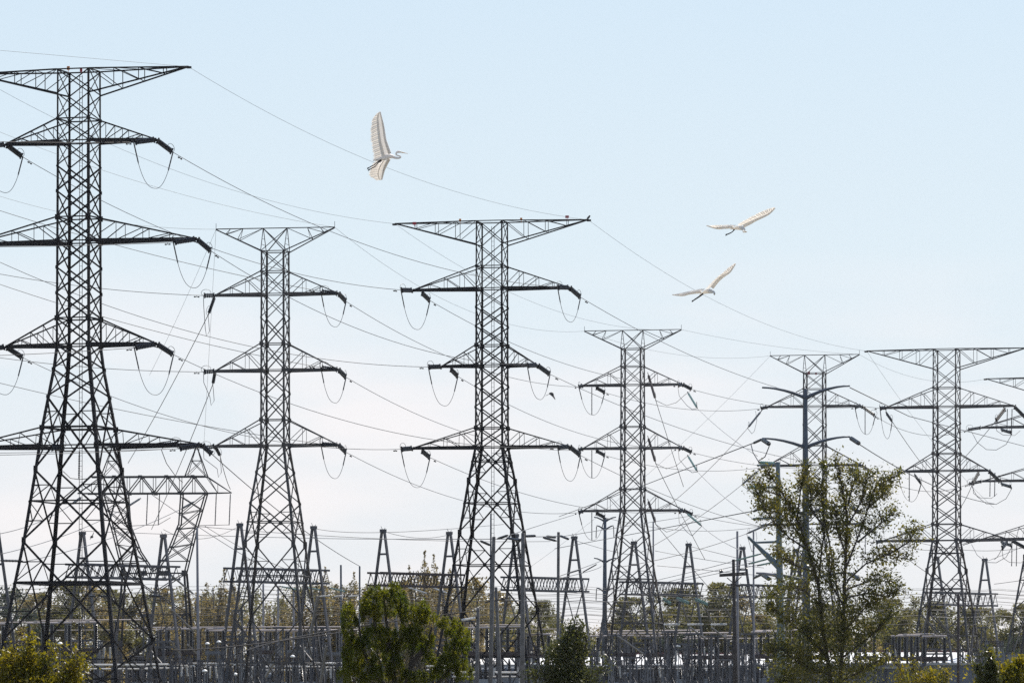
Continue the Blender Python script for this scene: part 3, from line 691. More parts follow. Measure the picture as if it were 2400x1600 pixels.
for x0, x1, y, t in ((0, 54, 1313, 'at the left photo edge'), (205, 225, 1396, 'left of the front leg inside the tallest pylon'), (232, 262, 1396, 'beside the thin post inside the tallest pylon'), (350, 380, 1395, 'right of the tallest pylon legs')):
    pstring((x0, y, 470), (x1, y+1, 470), 'dark ribbed insulator lying level ' + t, double=False, r=0.14, ring=False, group='level insulators of the substation')
for x0, y0, x1, y1, t in ((1100, 1249, 1148, 1276, ''), ):
    pass
# ------------------------------------------------------------------ poles
def pole(name, label, pts, D, w0, w1, m, cat='pole', group=None, n=12):
    a = P(pts[1][0], YH, D); base = Vector((a.x, D, 0)); top = P(pts[0][0], pts[0][1], D)-base; s = F/D
    root = empty(name, base); tag(root, label, cat, group)
    b = MB(); hh = top.z; b.tube([Vector((0, 0, -0.3)), Vector(top)*0.5, top-Vector((0, 0, 0.03)), top], [w1/s/2, (w0+w1)/s/4, w0/s/2, w0/s/2*0.9], n); b.build('shaft', m, root, smooth=True)
    return root, base, s
def rel(root, x, y, D): return P(x, y, D)-root.location
wg = 'weathered wooden poles'
r1, _, _ = pole('utility_pole', 'leaning grey wooden pole crossing the left legs of the centre pylon', [(1157.5, 1257), (1146, 0)], 330, 8, 11, M['wood'], 'pole', wg)
r2, _, _ = pole('utility_pole', 'thick straight wooden pole crossing the right legs of the centre pylon', [(1226, 1248), (1223.5, 0)], 320, 9, 12, M['wood'], 'pole', wg)
r3, _, _ = pole('utility_pole', 'slim wooden pole standing left of the gantry right of the centre pylon', [(1309, 1246), (1306.5, 0)], 350, 6.5, 8, M['wood'], 'pole', wg)
r4, _, _ = pole('utility_pole', 'short leaning wooden pole with small crossarm between the two thick poles', [(1162.5, 1375), (1177, 0)], 340, 7, 11, M['wood'], 'pole', wg)
r5, _, _ = pole('utility_pole', 'shortest wooden pole just right of the conifer with glass insulators', [(1120.5, 1424), (1116, 0)], 330, 7.5, 11, M['wood'], 'pole', wg)
r6, _, _ = pole('utility_pole', 'dark wooden pole with double crossarm left of the teal pole', [(1719, 1310), (1726, 0)], 380, 7, 13, M['dark_wood'], 'pole', wg)
def xarm(r, pts, D, w, m=M['dark_wood'], name='crossarm'):
    b = MB(); b.bar(rel(r, *pts[0], D), rel(r, *pts[1], D), w, w); return b.build(name, m, r)
xarm(r4, ((1136, 1411), (1186, 1402)), 339.5, 0.1)
for x, y in ((1142, 1410), (1150, 1408), (1176, 1404)):
    b = MB(); b.lathe(rel(r4, x, y-2, 339.5), rel(r4, x, y-7, 339.5), [(0, .03), (.2, .07), (.5, .05), (.8, .07), (1, .03)], 6); b.build('pin_insulator', M['porcelain'], r4)
for dy, d2 in ((0, 379.6), (4.5, 380.4)): xarm(r6, ((1686, 1346-dy*0.3+dy), (1752, 1341+dy)), d2, 0.12)
b = MB(); b.bar(rel(r6, 1704, 1353, 379.6), rel(r6, 1718, 1365, 379.7), 0.06, 0.06); b.bar(rel(r6, 1738, 1350, 379.6), rel(r6, 1722, 1365, 379.7), 0.06, 0.06); b.build('arm_brace', M['dark_wood'], r6)
for x, y in ((1688, 1343), (1692, 1342), (1750, 1338)):
    b = MB(); b.lathe(rel(r6, x, y, 379.6), rel(r6, x, y-8, 379.6), [(0, .03), (.2, .09), (.5, .06), (.8, .09), (1, .03)], 6); b.build('pin_insulator', M['porcelain'], r6)
xarm(r6, ((1712, 1368), (1735, 1373)), 379.6, 0.14)
pl = 'thin grey posts in the substation'
pole('lightning_mast', 'smooth pale grey mast right of the delta-frame tower', [(462, 1236), (466, 0)], 480, 5, 8, M['grey_pole'], 'mast')
pole('lightning_mast', 'thin tall grey mast rising behind the leaning wooden pole', [(1150.5, 1203), (1149, 0)], 560, 3.5, 5, M['slate'], 'mast', pl)
pole('post', 'thin dark post left of the conifer top with a stub bracket, nearer the second pylon', [(799, 1323), (800, 0)], 560, 4.5, 6, M['slate'], 'post', pl)
pole('post', 'thin post directly above the conifer left lobe', [(843, 1326), (842, 0)], 560, 4, 5.5, M['slate'], 'post', pl)
pole('post', 'thin grey post seen through the right legs of the fourth pylon', [(1531, 1221), (1532, 0)], 590, 3.5, 6, M['grey_pole'], 'post', pl)
pole('post', 'grey post rising behind the dark crossarm pole', [(1728, 1244), (1730, 0)], 480, 5, 7, M['grey_pole'], 'post', pl)
pole('post', 'thin grey post between the grey post and the teal pole', [(1766, 1244), (1767, 0)], 480, 4, 5.5, M['grey_pole'], 'post', pl)
pole('post', 'thick grey-brown post under the wide sixth pylon', [(2246, 1392), (2246, 0)], 430, 6, 7, M['rusty_steel'], 'post', pl)
for x, y, t in ((617, 1367, 'left'), (652, 1372, 'middle'), (688, 1384, 'right')):
    pole('post', 'short grey post inside the second pylon legs, %s of three' % t, [(x, y), (x, 0)], 590, 4.5, 5, M['grey_pole'], 'post', pl)
pg = 'insulators on the wooden poles'
for x0, y0, x1, y1, D_, t in ((1149, 1277, 1126, 1267, 330, 'pulling left from the leaning wooden pole'), (1166, 1262, 1190, 1254, 331, 'pulling right from the leaning wooden pole'), (1188, 1260, 1220, 1266, 320, 'slanting into the left of the thick straight pole'), (1231, 1256, 1255, 1255, 321, 'pulling right from the thick straight pole'),
        (1304, 1267, 1273, 1259, 350, 'pulling left from the slim wooden pole'), (1313, 1255, 1333, 1263, 351, 'pulling right from the slim wooden pole'), (1303, 1259, 1281, 1256, 352, 'short one pulling left near the slim pole top'), (1398, 1322, 1366, 1340, 520, 'long one falling left from the distant V-arm pole'), (1360, 1334, 1330, 1343, 500, 'slim one between the slim pole and the gantry peak'),
        (1118, 1446, 1078, 1453, 330, 'pale one pulling left from the shortest pole')):
    pstring((x0, y0, D_), (x1, y1, D_-2), 'ribbed insulator '+t, m=M['white_porc'] if 'pale' in t else None, double=False, r=0.085, ring=False, group=pg)
# far pole with upswept arms
r7, _, _ = pole('transmission_pole', 'distant grey pole with V-shaped upswept arms left of the fourth pylon', [(1418, 1212), (1416.5, 0)], 560, 6.5, 16, M['slate'], 'pole')
for ya, h in ((1222, 26), (1242, 20), (1318, 26), (1388, 20)):
    for sx in (-1, 1):
        b = MB(); b.tube([rel(r7, 1418+sx*t*h, ya-11*math.sin(t*1.5), 560) for t in (0, .35, .7, 1)], [.13, .1, .08, .06], 6); b.build('upswept_arm', M['slate'], r7)
        if ya in (1242, 1388): string(P(1418+sx*h, ya-9, 560), P(1418+sx*(h+1), ya+18, 560), 'small hanging insulator, %s side of the distant V-arm pole, %s arms' % ('left' if sx < 0 else 'right', 'second' if ya == 1242 else 'lowest'), double=False, r=0.08, ring=False, group='insulators on the distant V-arm pole')
# curved-arm steel pole
r8, _, _ = pole('transmission_pole', 'tall slate steel pole with curved arms in front of a lattice pylon', [(1888, 911), (1891, 0)], 300, 8, 26, M['slate'], 'pole', None, 16)
for lv_, (yb, yl, yr) in enumerate(((933, 908, 904), (1049, 1027, 1023), (1206, 1187, 1184), (1362, 1343, 1341))):
    for sx, yt in ((-1, yl), (1, yr)):
        t_ = (0, .12, .3, .5, .7, .85, 1); ln = 103
        b = MB(); b.tube([rel(r8, 1889+sx*ln*t, yb-(yb-yt)*math.sin(t*math.pi/2)**0.85, 300) for t in t_], [.12, .11, .095, .08, .065, .055, .05], 8); b.build('curved_arm', M['slate'], r8, smooth=True)
        if lv_:
            tx, ty = 1889+sx*ln, yt+2
            sd = 'left' if sx < 0 else 'right'; nm = ('', 'second', 'third', 'lowest')[lv_]
            pstring((tx, ty, 300), (tx+(18 if sx < 0 else 23), ty+(12 if sx < 0 else 15), 297), 'stubby dark insulator on the %s tip of the %s curved arm, steel pole' % (sd, nm), double=False, r=0.13, ring=False, group='insulators on the curved-arm pole')
            if sx < 0: pstring((tx, ty, 300), (tx-20, ty+9, 303), 'slim dark insulator pulling left from the %s curved arm, steel pole' % nm, double=False, r=0.08, ring=False, group='insulators on the curved-arm pole')
pwire([(2013, 1040, 297), (2330, 1180, 420)], 'power line running right from the second curved arm of the steel pole', 0.6)
pwire([(1992, 908, 300), (2130, 975, 360), (2400, 1045, 470)], 'thin wire running right from the topmost curved arm of the steel pole')
pwire([(1765, 1038, 303), (1500, 1140, 430), (1310, 1210, 500)], 'power line running down left from the second curved arm of the steel pole', 0.3)
pwire([(1765, 1197, 303), (1540, 1240, 430), (1300, 1285, 500)], 'power line running left from the third curved arm of the steel pole')
pwire([(1803, 1045, 297), (1793, 1070, 298), (1777, 1080, 300), (1765, 1060, 302), (1760, 1040, 303)], 'jumper loop hanging at the left tip of the second curved arm, steel pole', name='jumper_cable', cat='jumper loop', group='jumper loops on the pylons')
# teal pole with stub arms
r9, _, _ = pole('transmission_pole', 'teal painted steel pole rising through the leafy tree left side', [(1823, 1082), (1834, 0)], 240, 10, 24, M['teal'], 'pole', None, 16)
for y, x0 in ((1089, 1775), (1142, 1752), (1214, 1765), (1270, 1768)):
    b = MB(); b.tube([rel(r9, 1824, y-1, 240), rel(r9, x0, y+1, 241)], [.06, .045], 8); b.build('stub_arm', M['teal'], r9)
b = MB(); b.tube([rel(r9, 1828, 1330, 240), rel(r9, 1800, 1303, 240), rel(r9, 1753, 1257, 240)], [.16, .13, .06], 8); b.build('knee_arm', M['teal'], r9)
b = MB(); b.tube([rel(r9, 1835, 1352, 240), rel(r9, 1815, 1347, 240), rel(r9, 1790, 1343, 240), rel(r9, 1772, 1342, 240)], [.09, .08, .06, .045], 8); b.build('stub_arm', M['grey_pole'], r9)
for (a, b_, t) in (((1820, 1086), (1778, 1083), 'top'), ((1752, 1142), (1786, 1140), 'second')):
    pstring((a[0], a[1], 241), (b_[0], b_[1], 242), 'green glass string on the %s stub arm of the teal pole' % t, m=M['glass'], double=False, r=0.08, ring=False, group='green glass strings by the teal pole')
# low wires across the substation
LW = [((465, 1233, 520), (900, 1262, 520), (1290, 1268, 540), 'upper of two wires running level past the second gantry tops'),
      ((200, 1244, 500), (700, 1260, 510), (1226, 1262, 320), 'lower of two wires running level past the second gantry tops'),
      ((735, 1237, 520), (900, 1247, 530), (1180, 1228, 560), 'faint sagging wire from the second gantry peak to the centre pylon legs'),
      ((898, 1244, 530), (980, 1260, 535), (1053, 1252, 545), 'faint wire slung between the two peaks of the rusty gantry'),
      ((383, 1240, 500), (470, 1262, 505), (562, 1231, 512), 'faint wire slung from the first gantry peak to the second gantry'),
      ((1309, 1258, 350), (1420, 1240, 450), (1640, 1205, 560), 'wire rising right from the slim wooden pole'),
      ((1170, 1262, 330), (1260, 1232, 420), (1345, 1206, 528), 'wire rising right from the leaning wooden pole top'),
      ((1226, 1256, 320), (1270, 1257, 335), (1309, 1255, 350), 'short wire between thick pole and slim pole'),
      ((1309, 1350, 350), (1380, 1325, 450), (1412, 1312, 560), 'wire rising from the slim pole to the distant V-arm pole, upper'),
      ((1309, 1355, 350), (1390, 1335, 450), (1410, 1325, 560), 'wire rising from the slim pole to the distant V-arm pole, lower'),
      ((1346, 1265, 560), (1430, 1290, 570), (1486, 1300, 570), 'wire slanting from the gantry right of centre into the fourth pylon legs'),
      ((1535, 1360, 560), (1640, 1335, 480), (1719, 1314, 380), 'upper wire running right up to the dark crossarm pole'),
      ((1545, 1368, 560), (1640, 1345, 480), (1760, 1318, 470), 'middle wire running right up to the dark crossarm pole'),
      ((1530, 1374, 560), (1640, 1352, 480), (1790, 1320, 470), 'lower wire running right up to the dark crossarm pole'),
      ((1614, 1279, 570), (1700, 1300, 570), (1770, 1318, 560), 'wire slanting right from the gantry inside the fourth pylon'),
      ((1535, 1290, 570), (1660, 1312, 570), (1790, 1330, 560), 'faint wire crossing right behind the fourth pylon gantry peak'),
      ((1540, 1325, 570), (1650, 1335, 570), (1800, 1350, 560), 'faint lower wire crossing behind the fourth pylon gantry'),
      ((2150, 1270, 530), (2300, 1290, 540), (2440, 1275, 560), 'slack wire crossing the lowest arms of the wide pylon'),
      ((2308, 1316, 620), (2350, 1300, 610), (2440, 1262, 600), 'wire rising from the rightmost gantry peak to the right edge'),
      ((2330, 1368, 520), (2390, 1360, 520), (2460, 1350, 520), 'short level wire near the right edge at gantry height'),
      ((1180, 1405, 340), (1450, 1409, 420), (1726, 1396, 380), 'long level wire from the short leaning pole to the dark crossarm pole'),
      ((560, 1530, 300), (760, 1480, 320), (1120, 1430, 330), 'dark cable rising right across the second pylon feet to the shortest pole'),
      ((400, 1523, 300), (600, 1508, 310), (900, 1465, 325), 'dark cable running just below the other across the second pylon feet')]
for a, b_, c, t in LW:
    q = [P(*a), P(*b_), P(*c)]
    pts = [q[0]*((1-u)*(1-2*u))+q[1]*(4*u*(1-u))+q[2]*(u*(2*u-1)) for u in [i/20 for i in range(21)]]
    wire(pts, 0.026 if 'cable' not in t else 0.04, t, 'low_wire', 'wire', M['dark_steel'] if 'cable' in t else None, 'low wires across the substation')
yy = 1372
for k in range(14):
    y = 1372+k*6.2+(k*37 % 11)*0.3
    a = P(-80, y-6+(k*7 % 5), 520+k*3); c = P(2480, y+8-(k*5 % 7), 560+k*3)
    b = MB()
    n = 12
    pts = []
    for i in range(n+1):
        t = i/n
        for jj in range(4):
            u = (i+jj/4)/(n+0.75); p = a.lerp(c, u); p.z -= 0.22*4*(jj/4)*(1-jj/4); pts.append(p)
    o = wire(pts, 0.016+0.008*(k % 3), 'thin level wire among many parallel ones spanning the whole substation yard', 'strain_bus', 'wire', None, 'strain bus wires spanning the yard')
# ------------------------------------------------------------------ substation equipment
rnd = random.Random(11)
def dswitch(x, D, yplat, ytop, wpx, cols, label, pale=False):
    s = F/D; base = P(x, YH, D); base.z = 0; root = empty('disconnect_switch', base, R(rnd.uniform(-14, 14))); tag(root, label, 'switch', 'disconnect switches of the yard')
    zp = HC+(YH-yplat)/s; zt = HC+(YH-ytop)/s; wd = wpx/s
    b = MB(); b.bar((-wd*0.56, 0, zp-0.2), (wd*0.56, 0, zp-0.2), 0.5, 0.32); b.bar((-wd*0.56, -0.36, zp-0.1), (wd*0.56, -0.36, zp-0.1), 0.1, 0.3); b.build('platform_beam', M['rusty_steel'] if not pale else M['pale_steel'], root)
    for sx in (-1, 1):
        b = MB(); xx = sx*wd*0.4; b.bar((xx, 0, -0.2), (xx, 0, zp-0.37), 0.34, 0.3); b.bar((xx, 0, zp-1.5), (xx*0.4, 0, zp-0.4), 0.09, 0.09); b.build('support_column', M['gantry_steel'], root)
    for k in range(cols):
        xx = (k/(cols-1)-0.5)*wd*0.86 if cols > 1 else 0
        b = MB(); b.lathe((xx, 0, zp-0.04), (xx, 0, zt-0.1), [(0, .16)]+[(0.03+0.94*(i+q)/14, .19 if 0.2 < q < 0.7 else .13) for i in range(14) for q in (.05, .3, .6, .9)]+[(1, .12)], 8); b.build('post_insulator', M['bushing'], root)
    b = MB(); b.tube([(-wd*0.52, 0, zt-0.02), (wd*0.52, 0, zt+0.03)], 0.085, 8); b.box((0, 0, zt+0.14), 0.3, 0.16, 0.16); b.build('switch_blade', M['pipe'], root)
SW = [(84, 440, 1519, 1459, 40, 2, 'under the front left leg of the tallest pylon'), (142, 445, 1519, 1459, 48, 2, 'midway between the front legs of the tallest pylon'), (206, 450, 1520, 1458, 44, 2, 'left of the front right leg of the tallest pylon'),
      (395, 520, 1527, 1474, 44, 3, 'just right of the tallest pylon right leg'), (448, 500, 1526, 1473, 46, 3, 'at the foot of the smooth pale mast'), (505, 505, 1526, 1473, 44, 2, 'left of the second pylon left leg'),
      (610, 540, 1524, 1478, 56, 3, 'between the second pylon legs'), (700, 545, 1523, 1478, 56, 3, 'at the right leg of the second pylon'), (772, 520, 1528, 1476, 46, 3, 'hugging the left side of the conifer'),
      (1118, 470, 1528, 1470, 56, 3, 'behind the shortest wooden pole'), (1190, 475, 1528, 1468, 60, 3, 'between the thick wooden poles'), (1262, 480, 1531, 1486, 56, 3, 'left of the dark round shrub'),
      (1380, 530, 1531, 1490, 50, 2, 'right of the dark round shrub'), (1450, 540, 1530, 1489, 70, 3, 'under the left legs of the fourth pylon'), (1545, 545, 1531, 1490, 60, 2, 'under the right legs of the fourth pylon'),
      (1640, 510, 1536, 1492, 64, 3, 'left of the dark crossarm pole'), (1700, 515, 1535, 1490, 46, 3, 'touching the dark crossarm pole'), (1792, 490, 1534, 1480, 62, 4, 'left of the teal pole foot'),
      (1900, 500, 1536, 1482, 60, 3, 'behind the trunk of the leafy tree'), (2028, 500, 1537, 1484, 50, 3, 'at the right edge of the leafy tree'), (2122, 480, 1539, 1489, 66, 5, 'left of the wide pylon right of the tree'), (2190, 485, 1539, 1490, 56, 2, 'between the wide pylon legs'),
      (-10, 450, 1520, 1462, 40, 2, 'cut by the left photo edge')]
for k, (x, D, yp, yt, wp_, c, t) in enumerate(SW): dswitch(x, D, yp, yt, wp_, c, 'switch platform with black post insulators ' + t, pale=(448 < x < 520 or 690 < x < 800))
# horizontal tube busbars on posts
for k, (x0, x1, y, D, r, t) in enumerate(((-60, 235, 1458, 460, .07, 'over the platforms at far left'), (95, 330, 1453, 470, .08, 'second from left, partly behind the tallest pylon'), (110, 420, 1476, 560, .06, 'lower left, behind the tallest pylon legs'),
    (330, 800, 1470, 545, .13, 'upper one behind the second pylon'), (480, 860, 1477, 530, .16, 'thick lower one behind the second pylon'), (1100, 1260, 1464, 490, .06, 'above the platforms between the wooden poles'), (1180, 1420, 1474, 560, .06, 'behind the dark round shrub'),
    (1210, 1420, 1486, 555, .07, 'lower one behind the dark round shrub'), (1410, 1640, 1478, 600, .13, 'behind the fourth pylon feet, upper'), (1400, 1720, 1484, 590, .15, 'thick one behind the fourth pylon feet'), (1420, 1590, 1490, 580, .06, 'thin one inside the fourth pylon feet'),
    (1600, 1860, 1496, 540, .07, 'behind the dark crossarm pole'), (1770, 1880, 1477, 520, .1, 'left of the teal pole'), (2105, 2190, 1486, 500, .07, 'left of the wide pylon feet'))):
    a, c = P(x0, y, D), P(x1, y-2, D+6); root = empty('tube_busbar', Vector((a.x, a.y, 0))); tag(root, 'pale metal tube busbar on thin posts ' + t, 'busbar', 'tube busbars of the yard')
    o = Vector((a.x, a.y, 0)); b = MB(); r *= .62; b.tube([a-o, c-o], r, 8); b.build('tube', M['pipe'], root)
    nn = max(2, int((c-a).length/4.5))
    for i in range(nn):
        q = a.lerp(c, (i+0.5)/nn)-o; b = MB(); b.lathe(q-Vector((0, 0, 1.5)), q-Vector((0, 0, r)), [(0, .1)]+[(0.03+0.94*(i2+qq)/9, .14 if 0.2 < qq < 0.7 else .09) for i2 in range(9) for qq in (.05, .3, .6, .9)]+[(1, .08)], 7); b.bar(Vector((q.x, q.y, -.2)), q-Vector((0, 0, 1.5)), 0.22, 0.22); b.build('support_post', M['gantry_steel'], root)
# lattice support columns
for k, (x, D, yt, t) in enumerate(((345, 470, 1442, 'right of the tallest pylon'), (420, 520, 1440, 'under the delta-frame tower right leg'), (560, 520, 1430, 'left of the second pylon leg'), (655, 500, 1470, 'middle of the second pylon feet'), (748, 500, 1470, 'right of the second pylon'), (1095, 500, 1455, 'right of the conifer'),
    (1345, 540, 1470, 'behind the dark round shrub'), (1440, 520, 1488, 'left inside the fourth pylon'), (1515, 520, 1495, 'right inside the fourth pylon'), (1570, 480, 1480, 'right of the fourth pylon'), (1625, 480, 1485, 'between fourth pylon and dark pole'), (1672, 480, 1490, 'left beside the dark pole'), (1755, 470, 1485, 'right of the dark pole'), (2065, 480, 1540, 'right of the leafy tree'), (2300, 560, 1470, 'at the rightmost gantry'), (600, 470, 1520, 'low left in the second pylon feet'), (1480, 470, 1540, 'low inside the fourth pylon'), (1700, 460, 1545, 'low behind the dark pole'))):
    base = P(x, YH, D); base.z = 0; s = F/D; h = HC+(YH-yt)/s; b = MB(); wq = 0.38
    for cx_, cy_ in ((-1, -1), (1, -1), (1, 1), (-1, 1)): b.leg((cx_*wq*1.25, cy_*wq*1.25, -.2), (cx_*wq, cy_*wq, h), 0.12, (-cx_, 0, 0), (0, -cy_, 0))
    z = 0.2; fl = 1
    while z < h-0.8:
        for cy_ in (-1, 1): b.lbar((-wq*fl, cy_*wq, z), (wq*fl, cy_*wq, z+0.8), 0.07)
        for cx_ in (-1, 1): b.lbar((cx_*wq, -wq*fl, z), (cx_*wq, wq*fl, z+0.8), 0.07)
        z += 0.8; fl = -fl
    b.box((0, 0, h), 1.3, 1.0, 0.16); q = b.build('lattice_column', M['gantry_steel']); q.location = base; q.rotation_euler.z = R(rnd.uniform(0, 40)); tag(q, 'short square lattice column ' + t, 'lattice column', 'short lattice columns of the yard')
# slanting braces of bright steel in the yard
for k, (x0, y0, x1, y1, D, t) in enumerate(((402, 1348, 452, 1390, 480, 'upper one right of the tallest pylon'), (402, 1428, 454, 1478, 480, 'middle one right of the tallest pylon'), (398, 1500, 423, 1532, 480, 'lower one right of the tallest pylon'), (440, 1510, 461, 1531, 480, 'beside the pale mast foot'),
    (745, 1395, 722, 1512, 428, 'steep bright one at the second pylon right leg'), (1600, 1425, 1613, 1458, 500, 'left one above the white insulators'), (1653, 1425, 1668, 1458, 500, 'middle one above the white insulators'), (1700, 1425, 1719, 1460, 500, 'right one above the white insulators'),
    (1618, 1470, 1655, 1497, 490, 'left one right of the fourth pylon feet'), (1668, 1470, 1703, 1497, 490, 'second right of the fourth pylon feet'), (1448, 1490, 1508, 1532, 480, 'long one crossing the fourth pylon left feet'), (1570, 1490, 1559, 1530, 480, 'steep one in the fourth pylon right feet'),
    (2192, 1443, 2240, 1500, 500, 'long one inside the wide pylon feet'), (2165, 1445, 2210, 1503, 500, 'dull one inside the wide pylon feet'), (582, 1515, 640, 1562, 480, 'long one across the second pylon feet'), (642, 1550, 622, 1585, 450, 'low one in the second pylon feet'), (764, 1512, 750, 1600, 425, 'steep bright one left of the conifer'))):
    a, c = P(x0, y0, D), P(x1, y1, D+4); b = MB(); b.lbar(a, c, 0.2); tag(b.build('diagonal_brace', M['pale_steel'], None, a), 'slanting pale steel brace, ' + t, 'brace', 'slanting steel braces of the yard')
# transformers and breakers
def transformer(x, D, yt, wpx, label):
    s = F/D; base = P(x, YH, D); base.z = 0; root = empty('power_transformer', base, R(rnd.uniform(-20, 20))); tag(root, label, 'transformer', 'transformers of the yard')
    h = HC+(YH-yt)/s-1.5; wd = wpx/s
    b = MB(); b.box((0, 0, h/2), wd, wd*0.6, h); b.box((0, 0, h+0.06), wd*1.06, wd*0.66, 0.12)
    for k in range(5): b.box((-wd/2+wd*(k+.5)/5, -wd*0.3-0.04, h*0.5), 0.09, 0.08, h*0.9)
    b.build('tank', M['tank'], root)
    b = MB()
    for k in range(9): b.box((wd*0.62, -wd*0.25+wd*0.5*k/8, h*0.5), 0.5, 0.07, h*0.8)
    b.build('radiator', M['tank'], root)
    b = MB(); b.tube([(-wd*0.4, 0.2, h+0.75), (wd*0.4, 0.2, h+0.75)], 0.36, 10); b.bar((-wd*.3, .2, h+.1), (-wd*.3, .2, h+.7), .1, .1); b.bar((wd*.3, .2, h+.1), (wd*.3, .2, h+.7), .1, .1); b.build('conservator', M['tank'], root)
    for k in (-1, 0, 1):
        b = MB(); b.lathe((k*wd*0.3, -wd*0.15, h+0.12), (k*wd*0.36, -wd*0.22, h+1.75), [(0, .22)]+[(0.05+0.85*(i+q)/9, .2-.08*i/9 if .2 < q < .7 else .12-.05*i/9) for i in range(9) for q in (.05, .3, .6, .9)]+[(1, .05)], 8); b.build('bushing', M['bushing'], root)
for x, D, yt, wp_, t in ((1140, 430, 1552, 42, 'with dark bushings right of the conifer'), (1195, 435, 1550, 46, 'between the leaning pole and the thick pole'), (1460, 520, 1565, 60, 'inside the fourth pylon feet'), (1610, 540, 1560, 54, 'right of the fourth pylon feet'), (1668, 530, 1558, 50, 'left of the dark crossarm pole'), (1770, 520, 1556, 50, 'left of the teal pole foot'), (640, 520, 1566, 60, 'between the second pylon feet'), (720, 500, 1563, 50, 'right of the second pylon feet'), (470, 520, 1566, 50, 'left of the second pylon feet'), (330, 500, 1564, 46, 'behind the tallest pylon right leg'), (540, 540, 1565, 46, 'behind the second pylon left leg')):
    transformer(x, D, yt, wp_, 'grey oil transformer ' + t)
# breaker columns: black posts standing on grey cubicles near the bottom
for x, D, yt, t in ((70, 420, 1562, 'at the tallest pylon left foot'), (300, 480, 1560, 'at the tallest pylon right foot'), (385, 500, 1563, 'right of the tallest pylon'), (575, 500, 1558, 'left in the second pylon feet'), (676, 510, 1556, 'right in the second pylon feet'), (755, 500, 1556, 'left of the conifer'), (1060, 520, 1560, 'behind the conifer right lobe'), (1255, 470, 1556, 'left of the round shrub'), (1420, 520, 1560, 'right of the round shrub'), (1520, 530, 1562, 'inside the fourth pylon'), (1560, 520, 1558, 'at the fourth pylon right foot'), (1640, 520, 1560, 'left of the dark pole'), (1742, 510, 1558, 'right of the dark pole'), (1800, 500, 1556, 'nearest the teal pole'), (430, 500, 1560, 'under the pale mast'), (510, 500, 1560, 'between pale mast and second pylon')):
    s = F/D; base = P(x, YH, D); base.z = 0; root = empty('circuit_breaker', base, R(rnd.uniform(-25, 25))); tag(root, 'circuit breaker with black ribbed posts ' + t, 'breaker', 'circuit breakers of the yard')
    h = HC+(YH-yt)/s
    b = MB(); b.box((0, 0, h-2.4), 2.6, 0.7, 0.5); b.bar((-1, 0, -.2), (-1, 0, h-2.65), .25, .25); b.bar((1, 0, -.2), (1, 0, h-2.65), .25, .25); b.box((0, -.1, h-3.2), .9, .7, 1.1); b.build('cubicle', M['tank'], root)
    for k in (-1, 0, 1):
        b = MB(); b.lathe((k*1.0, 0, h-2.15), (k*1.0, 0, h), [(0, .15)]+[(0.03+0.94*(i+q)/10, .18 if .2 < q < .7 else .12) for i in range(10) for q in (.05, .3, .6, .9)]+[(1, .1)], 8); b.build('interrupter_post', M['bushing'], root)
        b = MB(); b.box((k*1.0, 0, h+.06), .3, .3, .12); b.build('terminal', M['white'], root)
# white-topped low busbars
for k, (x0, x1, y, D, t) in enumerate(((180, 345, 1557, 440, 'under the tallest pylon'), (340, 430, 1556, 480, 'right of the tallest pylon foot'), (440, 640, 1554, 500, 'across the second pylon left foot'), (590, 800, 1561, 505, 'across the second pylon right foot'), (720, 800, 1553, 490, 'left of the conifer'), (1060, 1210, 1575, 430, 'behind the shortest wooden pole'), (1470, 1690, 1558, 520, 'across the fourth pylon feet'), (1000, 1075, 1560, 500, 'seen through the conifer gap'))):
    a, c = P(x0, y, D), P(x1, y, D+3); root = empty('cable_tray', Vector((a.x, a.y, 0))); tag(root, 'white sunlit pipe rack ' + t, 'pipe rack', 'low pipe racks of the yard'); o = Vector((a.x, a.y, 0))
    b = MB(); b.tube([a-o, c-o], .09, 8); b.tube([a-o+Vector((0, .5, -.35)), c-o+Vector((0, .5, -.35))], .07, 8); b.build('pipe', M['white_porc'], root)
    for i in range(5):
        q = a.lerp(c, (i+.5)/5)-o; b = MB(); b.bar(Vector((q.x, q.y+.2, -.2)), q+Vector((0, .2, -.14)), .2, .2); b.build('stand', M['gantry_steel'], root)
# yard lamps
for x, y, D, t in ((141, 1507, 440, 'between the tallest pylon front legs'), (194, 1583, 400, 'low under the tallest pylon'), (486, 1507, 490, 'small one right of the pale mast'), (513, 1503, 490, 'left of the second pylon leg'), (552, 1579, 440, 'low at the second pylon left foot'), (480, 1571, 440, 'low right of the pale mast'), (1590, 1513, 500, 'right of the fourth pylon'), (686, 1537, 480, 'inside the second pylon feet')):
    base = P(x, YH, D); base.z = 0; h = HC+(YH-y)*D/F; root = empty('yard_lamp', base); tag(root, 'white dome yard lamp on thin post ' + t, 'lamp', 'white dome yard lamps')
    b = MB(); b.tube([(0, 0, -.2), (0, 0, h-.12)], .05, 6); b.build('post', M['pale_steel'], root)
    b = MB(); b.lathe((0, 0, h-.1), (0, 0, h+.14), [(0, .06), (.05, .22), (.3, .25), (.62, .2), (.85, .11), (1, .02)], 10); b.build('dome', M['white'], root, smooth=True)
